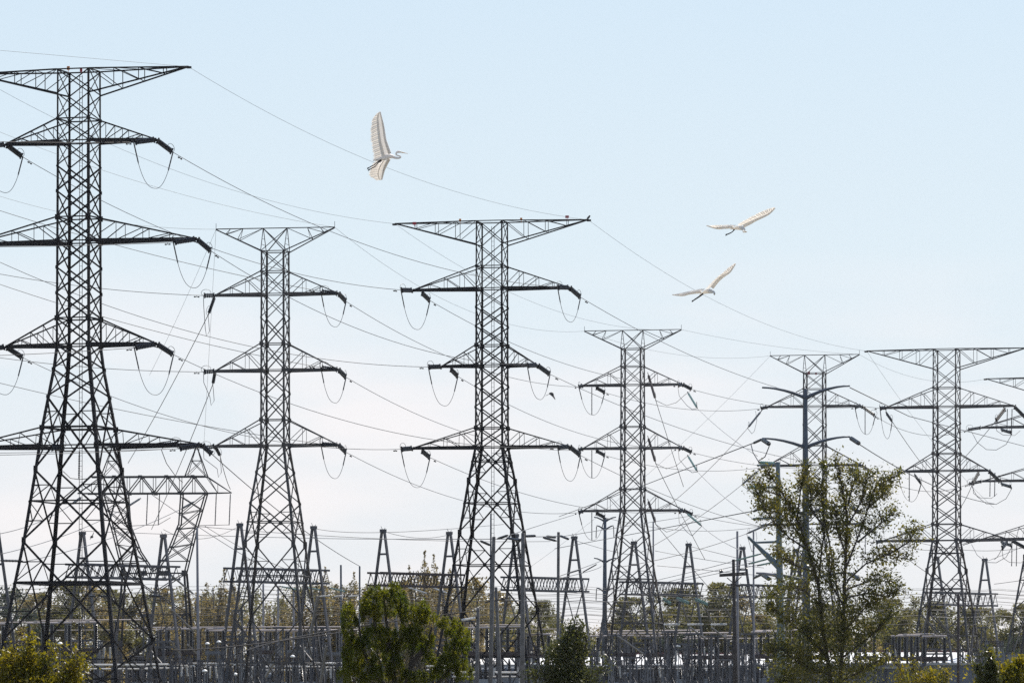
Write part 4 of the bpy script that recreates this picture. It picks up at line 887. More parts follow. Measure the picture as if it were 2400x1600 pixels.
# control buildings with white roofs
def shed(x0, x1, D, ytop, yeave, dep, label, door=None):
    a, c = P(x0, yeave, D), P(x1, yeave, D); zr = HC+(YH-ytop)*(D+dep)/F; wd = c.x-a.x; cx_ = (a.x+c.x)/2
    root = empty('control_building', Vector((cx_, D, 0))); tag(root, label, 'building', 'low substation buildings')
    ze = a.z; b = MB(); b.prism(Vector((-wd/2, 0, 0)), Vector((wd/2, 0, 0)), [(0.02, -.3), (dep*2, -.3), (dep*2, ze-.1), (dep, zr-.12), (0.02, ze-.1)], Vector((0, 1, 0)), Vector((0, 0, 1))); b.build('wall', M['wall'], root)
    b = MB(); u, v = Vector((0, 1, 0)), Vector((0, 0, 1))
    b.prism(Vector((-wd/2-.3, 0, 0)), Vector((wd/2+.3, 0, 0)), [(-.5, ze-.12), (dep, zr-.1), (dep, zr), (-.5, ze)], u, v)
    b.prism(Vector((-wd/2-.3, 0, 0)), Vector((wd/2+.3, 0, 0)), [(dep+.01, zr-.1), (dep*2+.5, ze-.12), (dep*2+.5, ze), (dep+.01, zr)], u, v)
    k = -wd/2
    while k < wd/2: b.bar(Vector((k, -.5, ze+.03)), Vector((k, dep, zr+.03)), .06, .05); k += 1.2
    rf = b.build('roof', M['roof'], root)
    b = MB(); b.bar((-wd/2-.3, dep, zr+.1), (wd/2+.3, dep, zr+.1), .3, .16); b.build('ridge_cap', M['redtrim'], rf)
    b = MB(); b.bar((-wd/2-.3, -.58, ze-.14), (wd/2+.3, -.58, ze-.14), .14, .3); b.build('gutter', M['trim'], rf)
    if door:
        for dx in door:
            b = MB(); b.box((dx, -.05, 1.05), 1.0, .1, 2.1); b.build('door', M['door'], root)
            b = MB(); b.box((dx+2.4, -.05, 1.6), 1.4, .1, .9); b.build('window', M['door'], root)
shed(1378, 1880, 640, 1532, 1558, 9, 'long low building with bright white roof behind the fourth pylon feet', (-6, 3, 9))
shed(1900, 2290, 600, 1527, 1553, 9, 'low building with bright white roof behind the leafy tree and wide pylon', (-4, 4))
shed(1105, 1300, 660, 1536, 1556, 8, 'small building with bright white roof behind the wooden poles', (0,))
# round-topped shed at right
base = P(2370, YH, 560); base.z = 0; root = empty('storage_shed', base, R(-8)); tag(root, 'blue-grey shed with curved roof at the right edge', 'building', 'low substation buildings')
rr = 4.2; hz = HC+(YH-1530)*560/F-1.6
b = MB(); poly = [(-rr, -.3), (rr, -.3)]+[(rr*math.cos(q*math.pi/12), hz+1.6*math.sin(q*math.pi/12)) for q in range(13)]
b.prism(Vector((0, 0, 0)), Vector((0, 10, 0)), poly, Vector((1, 0, 0)), Vector((0, 0, 1))); b.build('wall', M['tank'], root)
b = MB(); po = [(rr*1.03*math.cos(q*math.pi/12), hz+1.7*math.sin(q*math.pi/12)) for q in range(13)]; pi_ = [(rr*1.005*math.cos(q*math.pi/12), hz+1.61*math.sin(q*math.pi/12)) for q in range(12, -1, -1)]
for q in range(12): b.prism(Vector((0, -.2, 0)), Vector((0, 10.2, 0)), [po[q], po[q+1], pi_[12-q-1], pi_[12-q]], Vector((1, 0, 0)), Vector((0, 0, 1)))
b.build('roof', M['tank'], root)
b = MB(); b.box((0.5, -.05, 1.3), 2.6, .1, 2.6); b.build('door', M['wall'], root)
# big grey block enclosure behind the right shrubs
def hut(x0, x1, y, D, label):
    a, c = P(x0, y, D), P(x1, y, D); wd = c.x-a.x; root = empty('equipment_hut', Vector(((a.x+c.x)/2, D, 0))); tag(root, label, 'building', 'low substation buildings')
    h = a.z; b = MB(); b.box((0, 2, h/2-.15), wd, 4, h+.3-.25); b.build('wall', M['wall'], root)
    b = MB(); b.box((0, 2, h+.0), wd+.4, 4.4, .22); b.build('roof', M['trim'], root)
    b = MB(); b.box((wd*.2, -.04, 1.1), 1.0, .08, 2.2); b.build('door', M['door'], root)
hut(2185, 2292, 1555, 470, 'flat dark blue-grey hut under the wide sixth pylon')
hut(2058, 2150, 1563, 480, 'flat pale-topped hut between the leafy tree and the wide pylon')
hut(1400, 1480, 1570, 560, 'flat grey hut under the left feet of the fourth pylon')

# low bus frames: two thin lattice posts, a truss, droppers and hanging insulators
def bframe(x, D, yt, wpx, t):
    s = F/D; base = P(x, YH, D); base.z = 0; h = HC+(YH-yt)/s; wd = wpx/s; root = empty('bus_frame', base, R(rnd.uniform(20, 65))); tag(root, 'small lattice bus frame with hanging insulators '+t, 'bus frame', 'low bus frames of the yard')
    for sx in (-1, 1):
        b = MB(); xx = sx*wd/2
        for cx_, cy_ in ((-1, -1), (1, -1), (1, 1), (-1, 1)): b.lbar((xx+cx_*.3, cy_*.3, -.2), (xx+cx_*.13, cy_*.13, h), .075)
        z = .2; fl = 1
        while z < h-.6:
            q = .3-.17*z/h
            for cy_ in (-1, 1): b.lbar((xx-q*fl, cy_*q, z), (xx+q*fl, cy_*q, z+.6), .045); b.lbar((xx+cy_*q, -q*fl, z), (xx+cy_*q, q*fl, z+.6), .045)
            z += .6; fl = -fl
        b.build('lattice_post', M['gantry_steel'] if rnd.random() < .6 else M['pale_steel'], root)
    b = MB()
    for y in (-.25, .25):
        for z in (h-.1, h-.6): b.lbar((-wd*.62, y, z), (wd*.62, y, z), .075)
        n = max(4, int(wd*1.24/.5))
        for k in range(n): b.lbar((-wd*.62+wd*1.24*k/n, y, h-.1 if k % 2 else h-.6), (-wd*.62+wd*1.24*(k+1)/n, y, h-.6 if k % 2 else h-.1), .045)
    b.lbar((-wd/2, 0, h*.45), (-wd*.1, 0, h-.6), .06); b.lbar((wd/2, 0, h*.45), (wd*.1, 0, h-.6), .06)
    b.build('truss', M['rusty_steel'] if rnd.random() < .5 else M['gantry_steel'], root)
    for k in (-1, 0, 1):
        xx = k*wd*.3; b = MB(); b.lathe((xx, 0, h-.62), (xx+.15*k, 0, h-1.75), [(0, .05)]+[(0.04+.92*(i+q)/8, .12 if .2 < q < .7 else .06) for i in range(8) for q in (.05, .3, .6, .9)]+[(1, .05)], 7); b.build('hanging_insulator', M['bushing'] if rnd.random() < .6 else M['white_porc'], root)
        b = MB(); b.tube([(xx+.15*k, 0, h-1.75), (xx+.5*k+.1, .2, h-2.6), (xx+.2, .5, h-3.3), (xx+.6, .9, h-3.6)], .022, 4); b.build('dropper_wire', M['wire'], root)
for x, D, yt, wp_, t in ((35, 470, 1500, 50, 'at the left edge behind the bush'), (172, 480, 1535, 54, 'low between the tallest pylon front legs'), (258, 490, 1500, 50, 'behind the front right leg of the tallest pylon'), (318, 480, 1535, 40, 'inside the right legs of the tallest pylon'), (372, 520, 1505, 46, 'between the tallest pylon and the pale mast'), (425, 470, 1540, 50, 'low left of the pale mast'), (492, 480, 1545, 50, 'low right of the pale mast'), (540, 500, 1500, 46, 'at the second pylon left leg'), (590, 490, 1545, 50, 'low inside the second pylon left half'), (630, 560, 1500, 60, 'centred under the second pylon'), (672, 480, 1540, 46, 'low inside the second pylon right half'), (730, 520, 1500, 50, 'right of the second pylon right leg'), (775, 480, 1545, 40, 'low beside the conifer'),
    (1100, 480, 1505, 46, 'right of the conifer top right lobe'), (1160, 500, 1535, 44, 'behind the short leaning pole'), (1245, 500, 1510, 44, 'right of the thick straight pole'), (1405, 520, 1510, 50, 'at the distant V-arm pole foot'), (1445, 490, 1545, 50, 'low at the fourth pylon left foot'), (1500, 560, 1505, 56, 'centred under the fourth pylon'), (1535, 490, 1545, 46, 'low at the fourth pylon right foot'), (1585, 500, 1508, 50, 'right of the fourth pylon right foot'), (1625, 480, 1540, 50, 'low left of the dark crossarm pole'), (1662, 520, 1500, 56, 'second left of the dark crossarm pole'), (1690, 480, 1545, 46, 'low and next to the dark crossarm pole'), (1748, 500, 1505, 46, 'between dark crossarm pole and teal pole'), (1785, 480, 1545, 46, 'low by the teal pole'), (1865, 500, 1510, 50, 'behind the leafy tree left half'), (1990, 510, 1510, 50, 'behind the leafy tree right half'), (2090, 500, 1505, 46, 'left of the row of five black insulators'), (2165, 500, 1545, 46, 'low at the sixth pylon left foot'), (2268, 520, 1510, 46, 'at the sixth pylon right foot'), (2330, 520, 1500, 46, 'right of the rightmost gantry')):
    bframe(x, D, yt, wp_, t)
# ------------------------------------------------------------------ vegetation
def leafmat(name, a, b, trans, tc, scale=0.9, rough=0.45):
    return mat(name, a, rough, 0.0, 0.0, scale, trans, tc, 0.35, var2=b)
LM = dict(
    conifer=leafmat('feathery_green', (0.036, 0.060, 0.011), (0.130, 0.132, 0.014), 0.6, (1.9, 1.8, 0.6), 1.3),
    leafy=leafmat('dull_leaf', (0.072, 0.084, 0.022), (0.15, 0.138, 0.040), 0.55, (1.5, 1.4, 0.8), 1.1, 0.3),
    dark=leafmat('dark_leaf', (0.040, 0.052, 0.018), (0.105, 0.104, 0.036), 0.42, (1.4, 1.4, 0.8), 1.5, 0.3),
    olive=leafmat('yellow_leaf', (0.10, 0.105, 0.012), (0.22, 0.18, 0.018), 0.55, (1.6, 1.5, 0.7), 1.6, 0.4),
    far_a=leafmat('far_leaf_brown', (0.15, 0.125, 0.058), (0.24, 0.19, 0.09), 0.6, (1.3, 1.25, 1.0), 0.5, 0.6),
    far_b=leafmat('far_leaf_green', (0.090, 0.092, 0.034), (0.165, 0.145, 0.056), 0.5, (1.3, 1.3, 0.9), 0.5, 0.6),
    far_c=leafmat('far_leaf_bluegreen', (0.035, 0.05, 0.038), (0.06, 0.075, 0.05), 0.3, (1.2, 1.3, 1.0), 0.5, 0.6),
)
rng = np.random.default_rng(5)
def leaves(name, pts, size, m, parent, aspect=0.5, updir=None, upw=0.0):
    n = len(pts); pts = np.asarray(pts, float)
    d = rng.normal(size=(n, 3)); d /= np.linalg.norm(d, axis=1)[:, None]
    if updir is not None:
        d = d*(1-upw)+np.asarray(updir)*upw; d /= np.linalg.norm(d, axis=1)[:, None]
    e = rng.normal(size=(n, 3)); e -= d*np.sum(e*d, axis=1)[:, None]; e /= np.linalg.norm(e, axis=1)[:, None]
    f = np.cross(d, e)
    sz = size*rng.uniform(0.6, 1.35, n)[:, None]
    v = np.empty((n, 4, 3)); v[:, 0] = pts-d*sz; v[:, 1] = pts+e*sz*aspect+f*sz*0.12; v[:, 2] = pts+d*sz; v[:, 3] = pts-e*sz*aspect+f*sz*0.12
    me = bpy.data.meshes.new(name); me.vertices.add(n*4); me.vertices.foreach_set('co', v.reshape(-1))
    me.loops.add(n*4); me.loops.foreach_set('vertex_index', np.arange(n*4, dtype=np.int32))
    me.polygons.add(n); me.polygons.foreach_set('loop_start', np.arange(0, n*4, 4, dtype=np.int32)); me.polygons.foreach_set('loop_total', np.full(n, 4, dtype=np.int32))
    me.update(calc_edges=True); me.validate(); me.materials.append(m)
    o = bpy.data.objects.new(name, me); col.objects.link(o); o.parent = parent; return o
def blob(c, r, n, shell=0.45):
    d = rng.normal(size=(n, 3)); d /= np.linalg.norm(d, axis=1)[:, None]
    t = (shell+(1-shell)*rng.random(n)**0.6)[:, None]
    return np.asarray(c)+d*t*np.asarray(r)*(1+0.12*rng.normal(size=(n, 1)))
# --- feathery evergreen in front (photo px lobes: x, y, rx, ry)
D = 150; s = F/D; base = P(930, YH, D); base.z = 0
root = empty('evergreen_tree', base); tag(root, 'dense feathery dark green tree with yellow-green tips below the rusty gantry', 'tree')
lobes = [(893, 1422, 50, 40), (866, 1442, 24, 28), (886, 1396, 30, 20), (924, 1384, 17, 18), (940, 1408, 15, 22), (958, 1440, 18, 30), (818, 1448, 21, 36), (814, 1486, 15, 30), (830, 1538, 28, 50), (824, 1584, 34, 28),
         (987, 1430, 19, 20), (1006, 1448, 18, 24), (978, 1450, 16, 22), (942, 1488, 23, 22), (973, 1487, 23, 25), (962, 1516, 38, 26), (880, 1500, 44, 38), (905, 1542, 40, 28), (1063, 1477, 21, 26), (1083, 1500, 19, 32), (1040, 1461, 15, 13), (1068, 1523, 30, 24),
         (1054, 1560, 32, 28), (1030, 1578, 26, 22), (1088, 1576, 20, 30), (1005, 1500, 12, 22), (1005, 1540, 16, 22), (885, 1584, 42, 24), (970, 1592, 36, 22), (930, 1570, 26, 20), (860, 1640, 60, 30), (960, 1650, 80, 30), (1060, 1640, 50, 30)]
pts = []; tips_ = []
for (x, y, rx, ry) in lobes:
    for k in range(int(rx*ry/15)):                    # plumes spread over each lobe, denser outside and on top
        a = rng.uniform(0, 2*math.pi); q = rng.uniform(-0.5, 1); rr = 1-0.35*rng.random()**2
        px = x+rx*rr*math.sqrt(1-q*q)*math.cos(a); py = y-ry*rr*q*0.95; dz = rx/s*rr*math.sqrt(1-q*q)*math.sin(a)
        c = np.array(P(px, py, D)-base)+np.array([0, dz+rng.normal()*0.12, 0])
        n = 26; g_ = rng.normal(size=(n, 3))*np.array([0.03, 0.03, 0.06]); pts.append(c+g_)
pts = np.concatenate(pts); leaves('foliage', pts, 0.054, LM['conifer'], root, 0.24, (0, 0, 1), 0.4)
b = MB()
for st in (((930, 1700), (925, 1600), (915, 1520), (905, 1450), (900, 1400)), ((930, 1660), (960, 1580), (968, 1520), (980, 1460)), ((925, 1640), (880, 1580), (850, 1520), (838, 1450)), ((935, 1680), (1010, 1620), (1060, 1560), (1068, 1490)), ((920, 1560), (945, 1480), (935, 1400)), ((962, 1560), (1000, 1510), (1012, 1470)), ((915, 1530), (880, 1470), (875, 1420))):
    q = [P(x, y, D)-base for x, y in st]; b.tube(q, [0.11-0.085*i/(len(q)-1) for i in range(len(q))], 6)
b.build('trunk', M['bark'], root)
# --- loose branching helper: limbs given in px, twigs and leaves grown on them
def limbtree(name, label, cat, D, limbs, m, leafsize, ntw, tlen, nleaf, r0, bark, depth=1.2, lasp=0.5, spread=0.9, extra=None):
    s = F/D; base = P(limbs[0][0][0], YH, D); base.z = 0; root = empty(name, base); tag(root, label, cat)
    b = MB(); lp = []
    for li, st in enumerate(limbs):
        dz = 0 if li == 0 else rng.uniform(-1, 1)*depth
        q = []
        for i, (x, y) in enumerate(st):
            f = i/(len(st)-1); p = P(x, y, D)-base; p.y += dz*f; q.append(p)
        rad = r0*(1.0 if li < 2 else 0.42)
        b.tube(q, [max(0.014, rad*(1-0.85*i/(len(q)-1))) for i in range(len(q))], 7)
        # sample along limb
        L = [0.0]
        for i in range(1, len(q)): L.append(L[-1]+(q[i]-q[i-1]).length)
        nt_ = max(2, int(ntw*L[-1]))
        for k in range(nt_):
            u = (0.22+0.78*rng.random())*L[-1]; i = max(j for j in range(len(q)) if L[j] <= u) if u < L[-1] else len(q)-2
            i = min(i, len(q)-2); t = (u-L[i])/max(1e-6, L[i+1]-L[i]); p = q[i].lerp(q[i+1], t); d = (q[i+1]-q[i]).normalized()
            dv = Vector(rng.normal(size=3)); dv = (d*0.8+dv*spread*0.6+Vector((0, 0, 0.35))).normalized(); ll = tlen*rng.uniform(0.5, 1.3)*(1.15-0.5*u/L[-1])
            mid = p+dv*ll*0.5+Vector((0, 0, ll*0.05)); e = mid+(dv+Vector(rng.normal(size=3))*0.35).normalized()*ll*0.55
            b.tube([p, mid, e], [0.014, 0.009, 0.004], 4)
            for (c, mm_) in ((e, 1.0), (mid, 0.7), (p.lerp(mid, .6), 0.4)):
                nn = rng.poisson(nleaf*mm_)
                if nn: lp.append(np.array(c)+rng.normal(size=(nn, 3))*ll*0.34)
            for _ in range(2):
                d2 = (dv+Vector(rng.normal(size=3))*0.8).normalized(); e2 = mid+d2*ll*0.5; b.tube([mid, e2], [0.01, 0.005], 3)
                nn = rng.poisson(nleaf*0.8)
                if nn: lp.append(np.array(e2)+rng.normal(size=(nn, 3))*ll*0.3)
    if extra is not None:
        for (x, y, rx, ry, n) in extra: lp.append(blob(np.array(P(x, y, D)-base), (rx/s, rx/s*0.9, ry/s), n, 0.2))
    b.build('trunk', bark, root)
    leaves('foliage', np.concatenate(lp), leafsize, m, root, lasp); return root
leafy = [[(1952, 1700), (1945, 1580), (1930, 1480), (1918, 1370), (1895, 1290), (1868, 1215), (1830, 1150), (1795, 1100)],
         [(1962, 1690), (1972, 1560), (1978, 1440), (1983, 1320), (1988, 1210), (1975, 1130), (1960, 1085)],
         [(1918, 1370), (1925, 1300), (1935, 1230), (1925, 1150), (1935, 1095)], [(1895, 1290), (1850, 1260), (1805, 1215), (1775, 1165)], [(1925, 1420), (1890, 1385), (1850, 1370), (1810, 1400)],
         [(1983, 1330), (2010, 1260), (2035, 1190), (2050, 1140), (2090, 1120)], [(1985, 1360), (2030, 1320), (2080, 1300), (2130, 1310)], [(1988, 1230), (2020, 1170), (2030, 1120)], [(1868, 1215), (1875, 1150), (1890, 1100)],
         [(1940, 1540), (1890, 1490), (1840, 1450), (1800, 1420)], [(1945, 1580), (1880, 1560), (1830, 1520), (1800, 1530)], [(1976, 1480), (2030, 1420), (2070, 1400)], [(1974, 1540), (2040, 1490), (2090, 1440)], [(1960, 1600), (2020, 1570), (2070, 1540)],
         [(1983, 1300), (1960, 1240), (1955, 1180)], [(2010, 1270), (2060, 1230), (2100, 1200)], [(1830, 1160), (1800, 1150), (1770, 1130)], [(1950, 1620), (1880, 1600), (1820, 1590)], [(1935, 1240), (1900, 1190), (1905, 1130)], [(1978, 1420), (1950, 1370), (1945, 1300)], [(1988, 1180), (2005, 1120), (2000, 1095)], [(2080, 1300), (2130, 1270), (2150, 1240)], [(1985, 1380), (2040, 1360), (2090, 1360)], [(2035, 1190), (2070, 1160), (2080, 1130)], [(1895, 1290), (1860, 1230), (1820, 1190), (1790, 1190)], [(1982, 1400), (2030, 1390), (2080, 1400), (2105, 1380)], [(1912, 1340), (1880, 1330), (1840, 1310), (1815, 1290)]]
limbtree('deciduous_tree', 'tall loose-leaved tree with forked dark trunk in front of the teal pole', 'tree', 200, leafy, LM['leafy'], 0.062, 13.0, 0.62, 5.4, 0.10, M['bark'], 1.5,
         extra=[(1880, 1480, 95, 90, 1500), (1960, 1500, 90, 100, 1700), (1830, 1400, 60, 60, 500), (1900, 1580, 110, 60, 1500), (2020, 1440, 70, 80, 800), (1990, 1590, 90, 60, 1000), (1860, 1540, 70, 60, 800)])
limbtree('shrub', 'dark round shrub with small glossy leaves at the foot of the slim pole', 'shrub', 170, [[(1330, 1700), (1330, 1600), (1325, 1520), (1335, 1470)], [(1330, 1660), (1360, 1570), (1375, 1500), (1360, 1462)], [(1328, 1640), (1300, 1580), (1290, 1530)], [(1332, 1620), (1390, 1590), (1420, 1560)], [(1328, 1600), (1270, 1590), (1240, 1580)], [(1332, 1560), (1350, 1510), (1352, 1470)]],
         LM['dark'], 0.055, 9, 0.5, 5, 0.06, M['bark'], 0.7, extra=[(1325, 1560, 55, 55, 1900), (1340, 1510, 36, 40, 800), (1350, 1600, 70, 50, 1600), (1290, 1590, 50, 36, 700), (1300, 1525, 24, 30, 300)])
limbtree('shrub', 'bright yellow-green bush at the bottom left corner', 'shrub', 120, [[(60, 1720), (55, 1620), (60, 1550), (70, 1500)], [(60, 1680), (100, 1590), (120, 1530)], [(50, 1660), (10, 1580), (5, 1540)], [(70, 1660), (150, 1600), (170, 1555)], [(120, 1620), (180, 1570), (185, 1525)], [(20, 1640), (25, 1560), (28, 1530)]],
         LM['olive'], 0.05, 12, 0.42, 6, 0.05, M['bark'], 0.7, extra=[(25, 1580, 60, 50, 1500), (70, 1560, 36, 50, 800), (90, 1610, 80, 40, 1300), (165, 1600, 36, 36, 500), (20, 1640, 60, 40, 700)])
limbtree('shrub', 'glossy olive bush with dark core at the bottom right corner', 'shrub', 130, [[(2330, 1720), (2325, 1600), (2325, 1540)], [(2335, 1680), (2370, 1600), (2390, 1550)], [(2320, 1660), (2295, 1600), (2285, 1570)]],
         LM['olive'], 0.05, 12, 0.4, 6, 0.05, M['bark'], 0.7, extra=[(2372, 1590, 44, 40, 1500), (2340, 1620, 60, 40, 900), (2395, 1555, 18, 22, 250)])
limbtree('shrub', 'narrow dark pointed bush beside the olive bush at bottom right', 'shrub', 128, [[(2325, 1720), (2325, 1600), (2323, 1538)], [(2322, 1640), (2300, 1590), (2290, 1570)]],
         LM['dark'], 0.05, 14, 0.3, 7, 0.04, M['bark'], 0.3, extra=[(2325, 1590, 20, 46, 700), (2312, 1600, 26, 34, 500), (2322, 1550, 9, 16, 120)])
limbtree('shrub', 'sparse yellowish bush in front of the flat huts right of the leafy tree', 'shrub', 220, [[(2180, 1720), (2180, 1620), (2185, 1570)], [(2175, 1680), (2150, 1600), (2140, 1560)], [(2185, 1660), (2215, 1600), (2220, 1575)], [(2150, 1640), (2115, 1590), (2105, 1560)]],
         LM['olive'], 0.06, 9, 0.5, 4, 0.05, M['bark'], 0.6, extra=[(2185, 1590, 40, 30, 700), (2130, 1590, 50, 30, 500)])
# --- rows of trees beyond the substation
def far_proto(kind, h, wd, m, seed, nl):
    r_ = np.random.default_rng(seed); root = empty('background_tree', (0, 0, 0))
    b = MB(); lp = []
    ns = 3 if kind == 'poplar' else 2
    for k in range(ns):
        x = r_.uniform(-.25, .25)*wd; b.tube([(x*0.2, 0, -.3), (x*.6, r_.uniform(-.3, .3), h*.4), (x*1.2, r_.uniform(-.5, .5), h*.84)], [.22, .15, .03], 6)
    if kind == 'poplar':                              # bundle of upright leafy shoots
        for k in range(17):
            a = r_.uniform(0, 6.28); rr = wd*0.46*math.sqrt(r_.random()); hh = h*r_.uniform(.84, 1.03)*(1-.22*rr/(wd*.5)); n = nl*4
            zz = hh*(0.10+0.90*r_.random(n)**1.15); wv = (0.10+0.85*np.sqrt(np.clip(1-zz/hh, 0, 1)))*(0.8+0.5*np.sin(zz*2.1+k))
            ce = np.array([rr*math.cos(a), rr*math.sin(a)]); xy = ce[None, :]*(0.55+0.45*zz[:, None]/hh)+r_.normal(size=(n, 2))*wv[:, None]*.55
            lp.append(np.column_stack([xy, zz])); b.tube([(ce[0]*.2, ce[1]*.2, .2), (ce[0]*.7, ce[1]*.7, hh*.5), (ce[0], ce[1], hh*.97)], [.09, .05, .01], 4)
    for k in range(0 if kind == 'poplar' else 46):
        f = r_.uniform(0.08, 1.0); prof = math.sin(math.pi*min(1, f*0.86+0.12))**0.7
        a = r_.uniform(0, 6.28); rr = wd*0.5*prof*math.sqrt(r_.random()); c = np.array([rr*math.cos(a), rr*math.sin(a), h*f]); cr = r_.uniform(.4, 1.0)
        p = r_.normal(size=(nl, 3))*np.array([cr*.5, cr*.5, cr*.42])+c; p[:, 2] = np.minimum(p[:, 2], h*1.02); lp.append(p)
        b.tube([(0, 0, max(.2, c[2]-1.2)), tuple(c)], [.05, .015], 4)
    b.build('trunk', M['pale_bark'] if kind == 'poplar' else M['bark'], root)
    leaves('crown', np.concatenate(lp), 0.13 if kind == 'poplar' else 0.15, m, root, 0.5); return root
protos = {}
for nm, args in dict(pa=('poplar', 15, 5, LM['far_a'], 1, 105), pb=('poplar', 15, 6, LM['far_a'], 2, 95), ra=('round', 11, 9, LM['far_b'], 3, 150), rb=('round', 11, 8, LM['far_b'], 4, 140), rc=('round', 11, 9, LM['far_a'], 6, 130), da=('round', 10, 9, LM['far_c'], 7, 150)).items():
    protos[nm] = (far_proto(*args), args[1])
used = set()
def far_tree(nm, x, ytop, D, label, wscale=1.0):
    p, h = protos[nm]
    o = p if nm not in used else copy_tree(p); used.add(nm)
    hz = HC+(YH-ytop)*D/F; a = P(x, YH, D); o.location = (a.x, a.y, 0); k = hz/h; o.scale = (k*wscale, k*wscale, k); o.rotation_euler.z = rng.uniform(0, 6.28)
    tag(o, label, 'tree', 'trees beyond the substation')
for nm, x, y, D, w_, t in [
    ('pa', 508, 1318, 690, 1.3, 'slender brown-green tree left of the second pylon, taller of two'), ('pb', 465, 1345, 700, 1.3, 'slender brown-green tree directly behind the smooth pale mast'), ('pa', 540, 1338, 705, .8, 'slender tree touching the second pylon left leg'), ('pb', 425, 1350, 710, 1.1, 'thin brown-green tree under the delta-frame tower right leg'),
    ('rc', 380, 1385, 720, 1.1, 'brownish tree behind the foot of the delta-frame tower'), ('rb', 320, 1392, 720, 1.1, 'bushy tree seen inside the right legs of the tallest pylon'), ('ra', 255, 1388, 730, 1.1, 'bushy tree seen right of the tallest pylon middle'), ('rc', 205, 1380, 700, 1.1, 'brown bushy tree in the middle of the tallest pylon'), ('ra', 150, 1368, 700, 1, 'green bushy tree peeking above others inside the tallest pylon'), ('rc', 100, 1398, 720, 1.1, 'brown tree behind the front left leg of the tallest pylon'), ('da', 10, 1378, 690, .9, 'dark tree cut by the left photo edge'), ('rc', 55, 1412, 730, 1.1, 'low brown tree between the left edge and the tallest pylon'),
    ('pb', 600, 1385, 720, 1.2, 'thin tree behind the gantry beam inside the second pylon'), ('pa', 655, 1380, 720, 1.1, 'thin tree in the middle of the second pylon legs'), ('pb', 700, 1370, 710, 1, 'thin tree behind the right leg of the second pylon'), ('pa', 742, 1312, 700, 1.3, 'tall thin tree just right of the second pylon gantry'), ('pb', 775, 1322, 700, 1.3, 'tall thin tree left of the two thin posts'), ('pa', 812, 1325, 700, 1.3, 'tall thin tree between the two thin posts'), ('pb', 858, 1325, 700, 1.3, 'tall thin tree right of the two thin posts'), ('pa', 888, 1345, 720, 1, 'thin tree behind the left end of the rusty gantry beam'),
    ('pa', 995, 1272, 660, 1, 'tallest pale tree behind the rusty gantry beam'), ('pb', 958, 1298, 670, 1, 'pale tree left of the tallest one behind the rusty gantry'), ('pa', 1030, 1282, 665, 1, 'pale tree right of the tallest one behind the rusty gantry'), ('pb', 1075, 1310, 670, 1.1, 'pale tree inside the centre pylon left legs'), ('rc', 1120, 1360, 690, 1, 'thin tree between centre pylon legs and the leaning pole'), ('rc', 935, 1370, 700, 1.1, 'brownish tree under the rusty gantry beam'), ('rb', 1165, 1410, 720, 1, 'low tree behind the short leaning pole'), ('rb', 1210, 1420, 730, 1, 'low tree behind the thick straight pole'), ('ra', 1268, 1412, 740, .7, 'small green tree left of the slim wooden pole'),
    ('ra', 1480, 1405, 760, 1, 'green tree behind the left legs of the fourth pylon'), ('rb', 1530, 1392, 760, 1, 'green tree behind the fourth pylon gantry'), ('ra', 1585, 1385, 760, 1, 'green tree right of the fourth pylon gantry'), ('rb', 1640, 1370, 750, 1, 'tall green tree at the right end of the fourth pylon gantry beam'), ('ra', 1690, 1372, 750, 1, 'green tree directly left of the dark crossarm pole'), ('rc', 1740, 1400, 760, 1, 'olive tree right of the dark crossarm pole'), ('rb', 1790, 1415, 760, 1.1, 'green tree behind the teal pole left side'), ('rc', 1455, 1440, 770, 1, 'low olive tree right of the distant V-arm pole'), ('da', 1600, 1470, 740, .8, 'low dark tree above the white roof behind the fourth pylon'),
    ('rb', 1850, 1420, 770, 1.1, 'green tree hidden behind the leafy tree left half'), ('ra', 1930, 1420, 770, 1.1, 'green tree behind the trunk of the leafy tree'), ('rb', 2010, 1420, 770, 1.1, 'green tree behind the leafy tree right half'), ('ra', 2085, 1408, 760, 1, 'green tree just right of the leafy tree'), ('rb', 2130, 1400, 760, 1, 'green tree left of the wide pylon legs'), ('ra', 2185, 1415, 770, 1.1, 'green tree between the wide pylon legs'), ('rb', 2240, 1420, 770, 1.1, 'green tree behind the grey-brown post'), ('ra', 2295, 1428, 770, 1, 'green tree behind the rightmost gantry'), ('rb', 2350, 1430, 760, 1, 'green tree near the right photo edge'), ('ra', 2400, 1420, 760, 1, 'green tree cut by the right photo edge'), ('da', 2370, 1492, 700, .8, 'low dark tree above the curved-roof shed'), ('rc', 2030, 1470, 740, 1, 'low olive tree above the white roof right of the leafy tree'), ('pa', 2120, 1432, 790, .8, 'thin tree standing behind the black insulators by the wide sixth pylon')]:
    far_tree(nm, x, y, D, t, w_)
# the dense wood beyond the yard that reads as one mass
hp = []; tb = MB()
prof_x = [-80, 0, 120, 300, 420, 560, 700, 880, 960, 1100, 1180, 1260, 1300, 1345, 1420, 1450, 1560, 1660, 1760, 1850, 2000, 2100, 2250, 2480]
prof_y = [1390, 1392, 1392, 1398, 1388, 1392, 1380, 1372, 1372, 1375, 1420, 1425, 1440, 1488, 1490, 1440, 1402, 1395, 1410, 1425, 1428, 1420, 1430, 1430]
for k in range(1700):
    x = rng.uniform(-80, 2480); D = rng.uniform(800, 900); yt = float(np.interp(x, prof_x, prof_y))+abs(rng.normal())*6
    top = HC+(YH-yt)*D/F; z = top*math.sqrt(rng.uniform(.02, 1.0)); a = P(x, YH, D)
    r = rng.uniform(.5, 1.2); n = 75; p = rng.normal(size=(n, 3))*np.array([r*.6, r*.6, r*.75])+np.array([a.x, a.y, z]); p[:, 2] = np.abs(p[:, 2]); hp.append(p)
